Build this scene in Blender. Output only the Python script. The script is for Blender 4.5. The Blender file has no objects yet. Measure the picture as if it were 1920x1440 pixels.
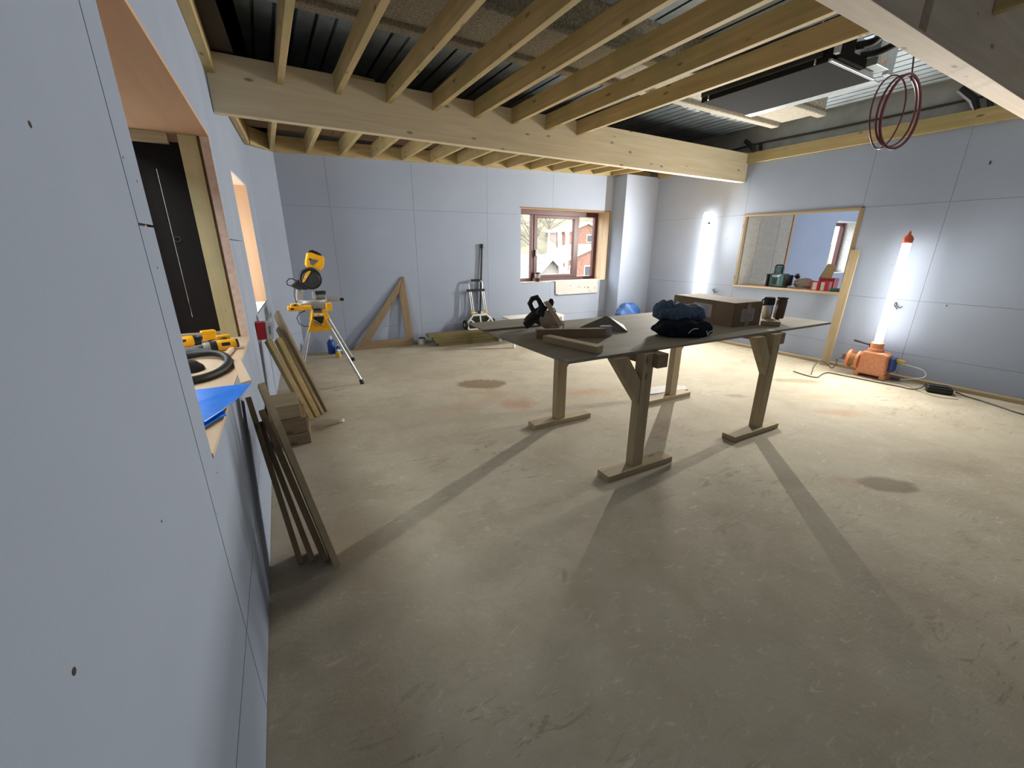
import bpy, bmesh, math, random
from mathutils import Vector, Matrix, Euler
random.seed(7)
S = bpy.context.scene
C = S.collection
V = Vector

# ------------------------------------------------------------------ camera, world, exposure
cam_d = bpy.data.cameras.new('camera')
cam_d.sensor_width = 36.0
cam_d.lens = 768.0 / 1920.0 * 36.0
cam_d.clip_start = 0.02
cam_d.clip_end = 400
cam = bpy.data.objects.new('camera', cam_d)
C.objects.link(cam)
def _rot(pit, roll, yaw):
    cy, sy, cp, sp, cr, sr = math.cos(yaw), math.sin(yaw), math.cos(pit), math.sin(pit), math.cos(roll), math.sin(roll)
    Rz = Matrix(((cy, -sy, 0), (sy, cy, 0), (0, 0, 1)))
    Bm = Matrix(((1, 0, 0), (0, 0, -1), (0, 1, 0)))
    P = Matrix(((1, 0, 0), (0, cp, -sp), (0, sp, cp)))
    Q = Matrix(((cr, -sr, 0), (sr, cr, 0), (0, 0, 1)))
    return Q @ P @ Bm @ Rz
_R = _rot(math.radians(18.386), math.radians(0.165), math.radians(30.265))
_M = Matrix((_R[0], -_R[1], -_R[2])).transposed().to_4x4()
_M.translation = V((0, 0, 1.55))
cam.matrix_world = _M
S.camera = cam

world = bpy.data.worlds.new('overcast_sky')
S.world = world
world.use_nodes = True
bg = world.node_tree.nodes['Background']
bg.inputs['Color'].default_value = (0.96, 0.98, 1.0, 1)
bg.inputs['Strength'].default_value = 6.0
LAMP_UPPER = 440.0        # lamp on the floor
LAMP_HUNG = 2300.0        # lamp hung higher on the wall
LAMP_LOWER = 80.0
LAMP_BACK = 9.0
LAMP_COL = (1.0, 0.955, 0.87, 1)
S.view_settings.view_transform = 'Standard'
S.view_settings.look = 'None'
S.view_settings.gamma = 1.0
S.view_settings.use_curve_mapping = False
S.view_settings.exposure = 0.80
S.cycles.use_denoising = True
S.cycles.max_bounces = 10
S.cycles.diffuse_bounces = 6
S.cycles.transparent_max_bounces = 12

# ------------------------------------------------------------------ materials
def lin(c):
    r = []
    for v in c:
        v = v / 255.0
        r.append(v / 12.92 if v <= 0.04045 else ((v + 0.055) / 1.055) ** 2.4)
    return (r[0], r[1], r[2], 1.0)

class NT:
    def __init__(s, name):
        s.m = bpy.data.materials.new(name)
        s.m.use_nodes = True
        s.t = s.m.node_tree
        s.b = s.t.nodes['Principled BSDF']
        s.out = s.t.nodes['Material Output']
    def n(s, typ, **kw):
        nd = s.t.nodes.new(typ)
        for k, v in kw.items():
            if isinstance(k, str) and hasattr(nd, k): setattr(nd, k, v)
        return nd
    def l(s, a, b): s.t.links.new(a, b)
    def coord(s, scale=(1, 1, 1), loc=(0, 0, 0)):
        tc = s.n('ShaderNodeTexCoord'); mp = s.n('ShaderNodeMapping')
        mp.inputs['Scale'].default_value = scale; mp.inputs['Location'].default_value = loc
        s.l(tc.outputs['Object'], mp.inputs['Vector']); return mp.outputs['Vector']
    def noise(s, vec, scale, detail=4, rough=0.55, dist=0.0):
        nd = s.n('ShaderNodeTexNoise'); nd.inputs['Scale'].default_value = scale
        nd.inputs['Detail'].default_value = detail; nd.inputs['Roughness'].default_value = rough
        nd.inputs['Distortion'].default_value = dist
        s.l(vec, nd.inputs['Vector']); return nd.outputs['Fac']
    def ramp(s, fac, stops):
        r = s.n('ShaderNodeValToRGB'); cr = r.color_ramp
        cr.elements[0].position = stops[0][0]; cr.elements[0].color = stops[0][1]
        cr.elements[1].position = stops[-1][0]; cr.elements[1].color = stops[-1][1]
        for p, c in stops[1:-1]:
            e = cr.elements.new(p); e.color = c
        s.l(fac, r.inputs['Fac']); return r.outputs['Color']
    def mix(s, fac, a, b, mode='MIX'):
        m = s.n('ShaderNodeMix'); m.data_type = 'RGBA'; m.blend_type = mode
        if isinstance(fac, (int, float)): m.inputs[0].default_value = fac
        else: s.l(fac, m.inputs[0])
        for i, v in ((6, a), (7, b)):
            if isinstance(v, tuple): m.inputs[i].default_value = v
            else: s.l(v, m.inputs[i])
        return m.outputs[2]
    def math(s, op, a, b=None, clamp=False):
        m = s.n('ShaderNodeMath'); m.operation = op; m.use_clamp = clamp
        for i, v in ((0, a), (1, b)):
            if v is None: continue
            if isinstance(v, (int, float)): m.inputs[i].default_value = v
            else: s.l(v, m.inputs[i])
        return m.outputs[0]
    def bump(s, h, strength=0.2, dist=0.01):
        b = s.n('ShaderNodeBump'); b.inputs['Strength'].default_value = strength; b.inputs['Distance'].default_value = dist
        s.l(h, b.inputs['Height']); s.l(b.outputs['Normal'], s.b.inputs['Normal'])
    def base(s, v):
        if isinstance(v, tuple): s.b.inputs['Base Color'].default_value = v
        else: s.l(v, s.b.inputs['Base Color'])
    def rough(s, v): s.b.inputs['Roughness'].default_value = v

GREY1 = (1, 1, 1, 1)
def plain(name, rgb, rough=0.5, metal=0.0, var=0.06, scale=30.0, bump=0.0, spec=0.5):
    k = NT(name); c = lin(rgb)
    f = k.noise(k.coord(), scale, 3)
    d = tuple(max(0, x * (1 - var * 2)) for x in c[:3]) + (1,)
    e = tuple(min(1, x * (1 + var * 2)) for x in c[:3]) + (1,)
    k.base(k.ramp(f, [(0.3, d), (0.7, e)]))
    k.rough(rough); k.b.inputs['Metallic'].default_value = metal
    k.b.inputs['Specular IOR Level'].default_value = spec
    if bump: k.bump(f, bump, 0.004)
    return k.m

def wood(name, c1, c2, axis='x', across=24.0, along=1.1, knots=True, rough=0.75, green=None):
    k = NT(name)
    ax = 'xyz'.index(axis)
    sc = [across] * 3; sc[ax] = along
    f = k.noise(k.coord(tuple(sc)), 1.0, 5, 0.6, 0.6)
    col = k.ramp(f, [(0.28, lin(c1)), (0.72, lin(c2))])
    sc2 = [across * 3.2] * 3; sc2[ax] = along * 1.6
    f2 = k.noise(k.coord(tuple(sc2)), 1.0, 2)
    col = k.mix(k.math('MULTIPLY', f2, 0.35), col, tuple(x * 0.62 for x in lin(c1)[:3]) + (1,))
    if green:
        g = k.noise(k.coord((2.0, 2.0, 2.0), (3, 1, 7)), 1.0, 3)
        col = k.mix(k.ramp(g, [(0.42, (0, 0, 0, 1)), (0.62, (1, 1, 1, 1))]), col, k.mix(0.55, col, lin(green)))
    if knots:
        sk = [9.0] * 3; sk[ax] = 3.4
        vo = k.n('ShaderNodeTexVoronoi'); vo.inputs['Scale'].default_value = 1.0
        k.l(k.coord(tuple(sk), (0.3, 0.7, 0.2)), vo.inputs['Vector'])
        kn = k.ramp(vo.outputs['Distance'], [(0.07, (1, 1, 1, 1)), (0.14, (0, 0, 0, 1))])
        col = k.mix(k.math('MULTIPLY', kn, 0.75), col, tuple(x * 0.22 for x in lin(c1)[:3]) + (1,))
    k.base(col); k.rough(rough); k.bump(f2, 0.12, 0.002)
    return k.m

def emit(name, col, strength):
    k = NT(name)
    e = k.n('ShaderNodeEmission'); e.inputs['Color'].default_value = col; e.inputs['Strength'].default_value = strength
    k.l(e.outputs[0], k.out.inputs['Surface'])
    return k.m

def glass(name, tint=(0.96, 0.98, 0.98, 1)):
    k = NT(name)
    tr = k.n('ShaderNodeBsdfTransparent'); tr.inputs['Color'].default_value = tint
    gl = k.n('ShaderNodeBsdfGlossy'); gl.inputs['Roughness'].default_value = 0.02
    lw = k.n('ShaderNodeLayerWeight'); lw.inputs['Blend'].default_value = 0.5
    fac = k.math('ADD', k.math('MULTIPLY', k.math('POWER', lw.outputs['Facing'], 5.0), 0.5), 0.03)
    mx = k.n('ShaderNodeMixShader')
    k.l(fac, mx.inputs[0]); k.l(tr.outputs[0], mx.inputs[1]); k.l(gl.outputs[0], mx.inputs[2])
    k.l(mx.outputs[0], k.out.inputs['Surface'])
    return k.m

def plasterboard_mat():
    k = NT('blue_plasterboard')
    a = k.noise(k.coord(), 0.9, 4, 0.6)
    b = k.noise(k.coord(), 160.0, 2)
    col = k.ramp(a, [(0.3, lin((157, 168, 188))), (0.7, lin((166, 177, 197)))])
    col = k.mix(k.math('MULTIPLY', b, 0.16), col, lin((124, 134, 150)))
    k.base(col); k.rough(0.92); k.b.inputs['Specular IOR Level'].default_value = 0.25
    k.bump(b, 0.05, 0.001)
    return k.m

def floor_mat():
    k = NT('dusty_concrete')
    P0 = k.coord((1, 1, 1), (3.025, 2.35, 0.2))      # object origin -> room coordinates
    n1 = k.noise(P0, 0.55, 5, 0.6)
    n2 = k.noise(P0, 3.2, 6, 0.62, 0.4)
    n3 = k.noise(P0, 42.0, 4, 0.7)
    col = k.ramp(n1, [(0.3, lin((180, 171, 151))), (0.7, lin((197, 188, 168)))])
    col = k.mix(k.ramp(n2, [(0.40, (0, 0, 0, 1)), (0.66, (0.75, 0.75, 0.75, 1))]), col, lin((170, 159, 138)))
    col = k.mix(k.math('MULTIPLY', n3, 0.22), col, lin((152, 141, 121)))
    # trowel scuffs and dark scratches, denser on the right hand half of the slab
    ns = k.noise(k.coord((5.0, 17.0, 1.0), (2.1, 0.4, 0)), 1.0, 6, 0.72, 0.9)
    scr = k.ramp(ns, [(0.56, (0, 0, 0, 1)), (0.63, (1, 1, 1, 1)), (0.72, (0, 0, 0, 1))])
    gate = k.ramp(k.noise(k.coord((1, 1, 1), (5, 2, 0)), 0.7, 3), [(0.45, (0, 0, 0, 1)), (0.62, (1, 1, 1, 1))])
    col = k.mix(k.math('MULTIPLY', k.math('MULTIPLY', scr, gate), 0.6), col, lin((118, 105, 80)))
    nl = k.noise(k.coord((11.0, 26.0, 1.0), (7.1, 3.4, 0)), 1.0, 5, 0.7, 1.2)
    lite = k.ramp(nl, [(0.58, (0, 0, 0, 1)), (0.68, (1, 1, 1, 1))])
    col = k.mix(k.math('MULTIPLY', lite, 0.4), col, lin((222, 215, 198)))
    # spilt sawdust and damp patches: x, y, half length, half width, turn, colour, amount
    stains = [(2.03, 4.22, 0.30, 0.20, -0.5, (126, 103, 74), 0.80), (1.98, 3.86, 0.34, 0.13, -0.75, (176, 140, 104), 0.55),
              (2.10, 3.42, 0.22, 0.22, -0.7, (170, 122, 88), 0.55), (2.95, 3.36, 0.42, 0.14, -0.35, (180, 138, 98), 0.5),
              (5.45, 2.40, 0.30, 0.10, -0.7, (138, 128, 98), 0.65), (4.75, 1.62, 0.30, 0.13, -0.6, (172, 132, 100), 0.55),
              (5.10, 1.95, 0.42, 0.10, -0.5, (180, 146, 112), 0.40), (3.50, 0.83, 0.22, 0.11, -0.6, (112, 100, 76), 0.75),
              (3.30, 0.98, 0.16, 0.09, -0.5, (160, 124, 96), 0.45), (4.30, 2.43, 0.16, 0.07, -0.6, (130, 116, 86), 0.6),
              (1.50, 3.60, 0.5, 0.22, 0.2, (178, 148, 124), 0.35), (1.05, 1.28, 0.06, 0.02, 0.9, (110, 84, 62), 0.4),
              (2.9, 2.2, 0.35, 0.16, 0.1, (170, 134, 112), 0.3), (4.25, 0.75, 0.5, 0.22, -0.4, (140, 126, 104), 0.4)]
    sep = k.n('ShaderNodeSeparateXYZ'); k.l(P0, sep.inputs[0])
    wob = k.math('MULTIPLY', k.math('SUBTRACT', k.noise(P0, 4.5, 6, 0.65), 0.5), 2.6)
    for (x, y, a, b, t, c, am) in stains:
        dx = k.math('SUBTRACT', sep.outputs[0], x); dy = k.math('SUBTRACT', sep.outputs[1], y)
        u = k.math('DIVIDE', k.math('ADD', k.math('MULTIPLY', dx, math.cos(t)), k.math('MULTIPLY', dy, math.sin(t))), a)
        v = k.math('DIVIDE', k.math('SUBTRACT', k.math('MULTIPLY', dy, math.cos(t)), k.math('MULTIPLY', dx, math.sin(t))), b)
        r = k.math('ADD', k.math('ADD', k.math('MULTIPLY', u, u), k.math('MULTIPLY', v, v)), wob)
        soft = 0.6 if am >= 0.65 else 1.2
        f = k.math('MULTIPLY', k.math('DIVIDE', k.math('SUBTRACT', 1.1, r), soft, True), am, True)
        col = k.mix(f, col, lin(c))
    k.base(col); k.rough(0.82); k.b.inputs['Specular IOR Level'].default_value = 0.3
    h = k.math('ADD', k.math('MULTIPLY', n2, 0.6), k.math('MULTIPLY', k.math('ADD', n3, ns), 0.4))
    k.bump(h, 0.25, 0.012)
    return k.m

M = {}
M['board'] = plasterboard_mat()
M['floor'] = floor_mat()
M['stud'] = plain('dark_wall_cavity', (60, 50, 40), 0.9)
M['paper'] = plain('raw_board_edge', (150, 140, 128), 0.9)
for a in 'xyz':
    M['joist_' + a] = wood('treated_joist_timber_' + a, (176, 150, 102), (206, 182, 134), a, green=(150, 144, 94))
    M['beam_' + a] = wood('pale_laminated_spruce_' + a, (216, 198, 162), (234, 220, 190), a, 16)
    M['pine_' + a] = wood('dusty_sawn_pine_' + a, (160, 142, 110), (184, 168, 136), a)
    M['dull_' + a] = wood('weathered_brown_timber_' + a, (128, 108, 82), (154, 134, 106), a)
    M['ply_' + a] = wood('pale_plywood_' + a, (206, 178, 146), (224, 200, 172), a, 9, 0.8, False)
    M['mdf_' + a] = wood('brown_plywood_' + a, (204, 162, 126), (218, 178, 142), a, 7, 0.7, False)
    M['bench_' + a] = wood('grimy_workbench_ply_' + a, (132, 126, 114), (160, 154, 142), a, 8, 0.9, False)
M['stack_x'] = wood('olive_stacked_timber', (116, 104, 66), (138, 124, 84), 'x', green=(100, 98, 58))
M['post_z'] = wood('green_stained_post', (196, 178, 134), (216, 200, 160), 'z', green=(156, 156, 110))
M['white_pine'] = wood('whitish_planed_timber', (196, 180, 160), (216, 204, 188), 'x', 14)
M['mahog'] = plain('red_brown_window_paint', (80, 38, 38), 0.4)
M['deck'] = plain('galvanised_deck', (168, 180, 190), 0.6, 0.0, 0.08, 5)
M['spray'] = plain('grey_sprayed_fire_coat', (150, 144, 130), 0.95, 0, 0.22, 70, 0.9)
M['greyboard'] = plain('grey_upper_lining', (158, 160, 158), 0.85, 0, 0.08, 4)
M['conc'] = plain('grey_concrete_soffit', (120, 118, 112), 0.9, 0, 0.1, 12, 0.3)
M['brownboard'] = wood('brown_decking_sheet', (120, 92, 62), (142, 112, 80), 'y', 8, 1, False)
M['black'] = plain('black_plastic', (24, 25, 27), 0.45)
M['blackrub'] = plain('black_rubber', (18, 18, 19), 0.6)
M['darkgrey'] = plain('dark_grey_metal', (52, 54, 56), 0.5, 0.3)
M['acgrey'] = plain('dark_grey_duct_skin', (40, 40, 41), 0.95, 0, 0.06, 30, 0, 0.05)
M['galv'] = plain('bright_galvanised_steel', (190, 198, 202), 0.35, 0.5)
M['alu'] = plain('brushed_aluminium', (206, 208, 208), 0.32, 0.8)
M['castalu'] = plain('cast_aluminium', (168, 164, 158), 0.45, 0.5)
M['steel'] = plain('steel_blade', (150, 150, 148), 0.3, 0.9)
M['white'] = plain('white_paint', (228, 228, 222), 0.5)
M['offwhite'] = plain('off_white_plastic', (214, 210, 200), 0.5)
M['paperwhite'] = plain('white_paper', (196, 196, 194), 0.8, 0, 0.02)
M['ink'] = plain('grey_ink', (130, 130, 132), 0.8)
M['yellow'] = plain('yellow_tool_plastic', (236, 172, 22), 0.42)
M['amber'] = plain('amber_bottle_plastic', (212, 176, 60), 0.4)
M['teal'] = plain('teal_tool_plastic', (62, 104, 112), 0.45)
M['orange'] = plain('orange_lamp_plastic', (226, 152, 112), 0.5)
M['orangecap'] = plain('orange_cap', (214, 104, 70), 0.45)
M['red'] = plain('red_card', (170, 28, 40), 0.55)
M['maroon'] = plain('maroon_pipe', (104, 44, 62), 0.45)
M['blue'] = plain('bright_blue_plastic_sheet', (0, 122, 236), 0.32)
M['bluebag'] = plain('dull_blue_plastic', (46, 92, 160), 0.5)
M['bluebottle'] = plain('blue_bottle_plastic', (28, 70, 150), 0.4)
M['card'] = plain('brown_cardboard', (126, 106, 84), 0.85, 0, 0.06, 8)
M['cardflap'] = plain('tan_cardboard', (170, 150, 116), 0.85, 0, 0.06, 8)
M['tape'] = plain('shiny_packing_tape', (166, 148, 126), 0.2)
M['navy'] = plain('navy_fabric', (25, 33, 46), 0.95, 0, 0.2, 60, 0.3, 0.15)
M['slate'] = plain('slate_blue_fabric', (84, 102, 126), 0.95, 0, 0.16, 50, 0.3, 0.15)
M['slatecard'] = plain('slate_plastic_card', (92, 96, 100), 0.6)
M['lilac'] = plain('pale_lilac_label', (176, 172, 182), 0.7)
M['darkboard'] = plain('black_membrane', (17, 9, 8), 0.85)
M['pinkboard'] = plain('pink_raw_plaster', (230, 204, 188), 0.9)
M['wire'] = plain('dark_cable_sheath', (60, 56, 52), 0.6)
M['whitewire'] = plain('white_cable_sheath', (220, 220, 224), 0.5)
M['purple'] = plain('purple_connector', (62, 48, 110), 0.5)
M['glass'] = glass('window_glass')
M['film'] = glass('clear_polythene', (0.93, 0.94, 0.93, 1))
M['tube'] = emit('bright_end_of_lamp_tube', LAMP_COL, LAMP_UPPER)
M['tubehung'] = emit('bright_end_of_hung_tube', LAMP_COL, LAMP_HUNG)
M['tubelow'] = emit('lower_end_of_lamp_tube', LAMP_COL, LAMP_LOWER)
M['tubeback'] = emit('dimmed_side_of_tube', LAMP_COL, LAMP_BACK)  # invented weak glow for the tube's wall side, keeps the wall from clipping
M['coffee'] = plain('dark_brown_liquid', (50, 34, 24), 0.2)
M['hill'] = plain('winter_hillside', (74, 68, 52), 0.95, 0, 0.25, 0.3)
M['bark'] = plain('pale_bark', (96, 86, 70), 0.95)
M['twigs'] = plain('bare_twig_haze', (88, 80, 64), 0.95, 0, 0.25, 2)
M['render'] = plain('pale_house_render', (122, 116, 110), 0.9)
M['brick'] = plain('orange_brick_wall', (118, 84, 70), 0.9, 0, 0.15, 4)
M['slateroof'] = plain('grey_slate_roof', (84, 82, 82), 0.8, 0, 0.12, 3)

# ------------------------------------------------------------------ mesh helpers
class G:
    """collects shapes in world coordinates; built as one mesh object"""
    def __init__(s): s.bm = bmesh.new()
    def hexa(s, p):
        v = [s.bm.verts.new(q) for q in p]
        for f in ((3, 2, 1, 0), (4, 5, 6, 7), (0, 1, 5, 4), (1, 2, 6, 5), (2, 3, 7, 6), (3, 0, 4, 7)):
            s.bm.faces.new([v[i] for i in f])
        return s
    def box(s, x0, x1, y0, y1, z0, z1):
        return s.hexa([(x0, y0, z0), (x1, y0, z0), (x1, y1, z0), (x0, y1, z0), (x0, y0, z1), (x1, y0, z1), (x1, y1, z1), (x0, y1, z1)])
    def obox(s, c, size, rot=(0, 0, 0)):
        R = Euler(rot).to_matrix() if not isinstance(rot, Matrix) else rot
        hx, hy, hz = [q / 2 for q in size]; c = V(c)
        return s.hexa([c + R @ V(q) for q in ((-hx, -hy, -hz), (hx, -hy, -hz), (hx, hy, -hz), (-hx, hy, -hz), (-hx, -hy, hz), (hx, -hy, hz), (hx, hy, hz), (-hx, hy, hz))])
    def bar(s, p0, p1, w, h, side=None):
        """square bar from p0 to p1; h measured along 'side' made normal to the bar, w across it"""
        p0, p1 = V(p0), V(p1); d = (p1 - p0).normalized()
        up = V(side) if side is not None else V((0, 0, 1))
        u = d.cross(up)
        if u.length < 1e-4: u = d.cross(V((0, 1, 0)))
        u.normalize(); n = u.cross(d).normalized()
        a, b = u * (w / 2), n * (h / 2)
        return s.hexa([p0 - a - b, p0 + a - b, p0 + a + b, p0 - a + b, p1 - a - b, p1 + a - b, p1 + a + b, p1 - a + b])
    def cyl(s, p0, p1, r0, r1=None, seg=16, cap=True):
        r1 = r0 if r1 is None else r1
        return s.sweep([p0, p1], [r0, r1], seg, cap)
    def sweep(s, pts, r, seg=8, cap=True, closed=False):
        pts = [V(p) for p in pts]; n = len(pts)
        rs = r if isinstance(r, (list, tuple)) else [r] * n
        rings = []; prev = None
        for i, p in enumerate(pts):
            if closed: d = pts[(i + 1) % n] - pts[i - 1]
            else: d = pts[min(i + 1, n - 1)] - pts[max(i - 1, 0)]
            d.normalize()
            if prev is None:
                u = d.cross(V((0, 0, 1)))
                if u.length < 1e-3: u = d.cross(V((0, 1, 0)))
            else:
                u = prev - d * prev.dot(d)
            u.normalize(); prev = u; w = d.cross(u)
            rings.append([s.bm.verts.new(p + (u * math.cos(t) + w * math.sin(t)) * rs[i]) for t in [2 * math.pi * q / seg for q in range(seg)]])
        m = n if closed else n - 1
        for i in range(m):
            A, B2 = rings[i], rings[(i + 1) % n]
            for q in range(seg):
                s.bm.faces.new((A[q], A[(q + 1) % seg], B2[(q + 1) % seg], B2[q]))
        if cap and not closed:
            s.bm.faces.new(rings[0][::-1]); s.bm.faces.new(rings[-1])
        return s
    def lathe(s, prof, o=(0, 0, 0), axis=(0, 0, 1), seg=20):
        o = V(o); ax = V(axis).normalized()
        return s.sweep([o + ax * z for r, z in prof], [max(r, 1e-4) for r, z in prof], seg, True)
    def prism(s, poly, o, u, v, t):
        """flat polygon (a,b) -> o + a*u + b*v, extruded by vector t"""
        o, u, v, t = V(o), V(u), V(v), V(t)
        lo = [s.bm.verts.new(o + u * a + v * b) for a, b in poly]
        hi = [s.bm.verts.new(o + u * a + v * b + t) for a, b in poly]
        n = len(poly)
        s.bm.faces.new(lo[::-1]); s.bm.faces.new(hi)
        for i in range(n): s.bm.faces.new((lo[i], lo[(i + 1) % n], hi[(i + 1) % n], hi[i]))
        return s
    def plate(s, pts, t):
        """polygon of world points thickened by vector t"""
        t = V(t); lo = [s.bm.verts.new(p) for p in pts]; hi = [s.bm.verts.new(V(p) + t) for p in pts]; n = len(pts)
        s.bm.faces.new(lo[::-1]); s.bm.faces.new(hi)
        for i in range(n): s.bm.faces.new((lo[i], lo[(i + 1) % n], hi[(i + 1) % n], hi[i]))
        return s
    def ball(s, c, r, sub=3, scale=(1, 1, 1), fn=None):
        res = bmesh.ops.create_icosphere(s.bm, subdivisions=sub, radius=1.0)
        for v in res['verts']:
            p = v.co.copy()
            k = fn(p) if fn else 1.0
            v.co = V(c) + V((p.x * r * scale[0] * k, p.y * r * scale[1] * k, p.z * r * scale[2] * k))
        return s

def make(name, g, mat, parent=None, smooth=False, bevel=0.0, kind=None, label=None):
    bm = g.bm
    bmesh.ops.recalc_face_normals(bm, faces=bm.faces)
    me = bpy.data.meshes.new(name)
    if parent is not None:
        org = WLOC[parent.name]
    else:
        xs = [v.co for v in bm.verts]
        org = V(((min(v.x for v in xs) + max(v.x for v in xs)) / 2, (min(v.y for v in xs) + max(v.y for v in xs)) / 2, min(v.z for v in xs)))
    bmesh.ops.translate(bm, verts=bm.verts, vec=-org)
    bm.to_mesh(me); bm.free()
    me.materials.append(mat)
    if smooth:
        for p in me.polygons: p.use_smooth = True
        try: me.set_sharp_from_angle(angle=math.radians(42))
        except Exception: pass
    o = bpy.data.objects.new(name, me); C.objects.link(o)
    if parent is not None:
        o.parent = parent; WLOC[o.name] = org.copy()
    else:
        o.location = org; WLOC[o.name] = org.copy()
    if bevel:
        b = o.modifiers.new('edge', 'BEVEL'); b.width = bevel; b.segments = 2; b.limit_method = 'ANGLE'
    if kind: o['kind'] = kind
    if label: o['label'] = label
    return o
WLOC = {}
def tag(o, label, cat, group=None):
    o['label'] = label; o['category'] = cat
    if group: o['group'] = group
    return o
def thing(name, label, cat, loc, group=None):
    o = bpy.data.objects.new(name, None); o.empty_display_size = 0.05
    C.objects.link(o); o.location = loc; WLOC[o.name] = V(loc)
    return tag(o, label, cat, group)
def struct(name, g, mat, **kw): return make(name, g, mat, None, kind='structure', **kw)
def struct_empty(name, loc=(0, 0, 0)):
    o = bpy.data.objects.new(name, None); C.objects.link(o); o.location = loc; o['kind'] = 'structure'; WLOC[o.name] = V(loc); return o

# ------------------------------------------------------------------ floor
struct('floor', G().box(-0.9, 6.95, -2.6, 7.3, -0.2, 0.0), M['floor'])

# ------------------------------------------------------------------ walls
def wall(name, P, u0, u1, z0, z1, n, openings, us, zs, gapw=0.0013, backdepth=0.10, zcol=None):
    """P(u) -> (x,y) on the room face; n = inward normal (2d). Backing mesh plus one board per sheet."""
    n = V((n[0], n[1], 0)).normalized()
    def cells(us_, zs_, zc=None):
        for i in range(len(us_) - 1):
            zz_ = (zc or {}).get(i, zs_)
            for j in range(len(zz_) - 1): yield us_[i], us_[i + 1], zz_[j], zz_[j + 1]
    board_open = openings
    def sub(r, gap, openings):
        a, b, c, d = r; a += gap; b -= gap; c += gap; d -= gap
        ub = sorted({a, b} | {q for o in openings for q in o[:2] if a < q < b})
        zb = sorted({c, d} | {q for o in openings for q in o[2:] if c < q < d})
        res = []
        for A, B2, Cc, D in cells(ub, zb):
            mu, mz = (A + B2) / 2, (Cc + D) / 2
            if any(o[0] < mu < o[1] and o[2] < mz < o[3] for o in openings): continue
            res.append((A, B2, Cc, D))
        return res
    def slab(g, r, d0, d1):
        a, b, c, d = r
        pa, pb = V((*P(a), 0)), V((*P(b), 0))
        q = [pa - n * d1, pb - n * d1, pb - n * d0, pa - n * d0]
        g.hexa([V((p.x, p.y, c)) for p in q] + [V((p.x, p.y, d)) for p in q])
    g = G()
    for r in sub((u0, u1, z0, z1), 0.0, [(o[0] - 0.025, o[1] + 0.05, o[2] - 0.025, o[3] + 0.025) for o in openings]): slab(g, r, 0.0125, 0.0125 + backdepth)
    w = make(name, g, M['stud'], None, kind='structure')
    for a, b, c, d in cells(us, zs, zcol):
        rs = sub((a, b, c, d), gapw, openings)
        if not rs: continue
        g = G()
        for r in rs: slab(g, r, 0.0, 0.012)
        make('plasterboard', g, M['board'], w)
    return w

def PL(y): return (-0.23 + 0.028 * (y - 1.5), y)           # near stretch of the left wall
def PF(y): return (-0.149 + 0.081 * (y - 4.4), y)          # far stretch, bent a little inward
W1 = (1.45, 3.485, 0.925, 2.225)
W2 = (4.72, 5.83, 0.93, 2.20)
wl = wall('wall_left', PL, -2.6, 4.4, 0, 2.95, (1, -0.028), [W1], [-2.6, -1.09, 1.31, 3.71, 4.4], [0, 0.36, 2.95], 0.003, 0.10, {2: [0, 0.36, 1.60, 2.95], 3: [0, 0.36, 1.60, 2.95]})
wf = wall('wall_left.001', PF, 4.4, 6.52, 0, 2.95, (1, -0.081), [W2], [4.4, 6.1, 6.52], [0, 0.34, 1.602, 2.95])
c0, c1 = V((PF(6.52)[0], 6.52)), V((0.34, 6.872))
def PC(u): p = c0.lerp(c1, u); return (p.x, p.y)
wc = wall('wall_left.002', PC, 0, 1, 0, 2.95, (0.74, -0.67), [], [0, 1], [0, 0.34, 2.95])
def PB(x): return (x, 6.81 - 0.0905 * (x - 1.0))
W3 = (3.985, 5.875, 0.95, 2.205)
wb = wall('wall_back', PB, 0.30, 6.86, 0, 2.95, (-0.0905, -1), [W3], [0.30, 0.95, 2.14, 3.36, 4.61, 5.92, 6.86], [0, 0.33, 2.10, 2.95])
def PR(y): return (6.745, y)
W4 = (2.665, 4.215, 0.955, 2.05)
wr = wall('wall_right', PR, -2.6, 6.32, 0, 2.93, (-1, 0), [W4], [-2.6, -0.55, 1.847, 2.66, 4.22, 6.32], [0, 0.31, 0.955, 2.055, 2.93])
struct('wall_front', G().box(-0.6, 6.9, -2.7, -2.6, 0, 3.4), M['board'])
# plain grey lining above the right-hand ledger, up to the deck
make('upper_lining', G().box(6.79, 6.90, -2.6, 6.35, 2.93, 3.42), M['greyboard'], wr)
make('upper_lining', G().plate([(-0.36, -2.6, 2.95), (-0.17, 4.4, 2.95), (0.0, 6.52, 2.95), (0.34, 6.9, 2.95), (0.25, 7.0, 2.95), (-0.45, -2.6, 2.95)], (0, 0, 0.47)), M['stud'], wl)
make('upper_lining', G().plate([(0.3, 6.9, 2.95), (6.9, 6.3, 2.95), (6.9, 6.4, 2.95), (0.3, 7.0, 2.95)], (0, 0, 0.47)), M['greyboard'], wb)
# boxed-in pipe run in the far right corner
g = G()
for z0, z1 in ((0, 2.82),):
    g.hexa([(5.93, 6.045, z0), (6.745, 6.04, z0), (6.745, 6.30, z0), (5.93, 6.37, z0), (5.93, 6.045, z1), (6.745, 6.04, z1), (6.745, 6.30, z1), (5.93, 6.37, z1)])
make('corner_boxing', g, M['board'], wb)
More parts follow.
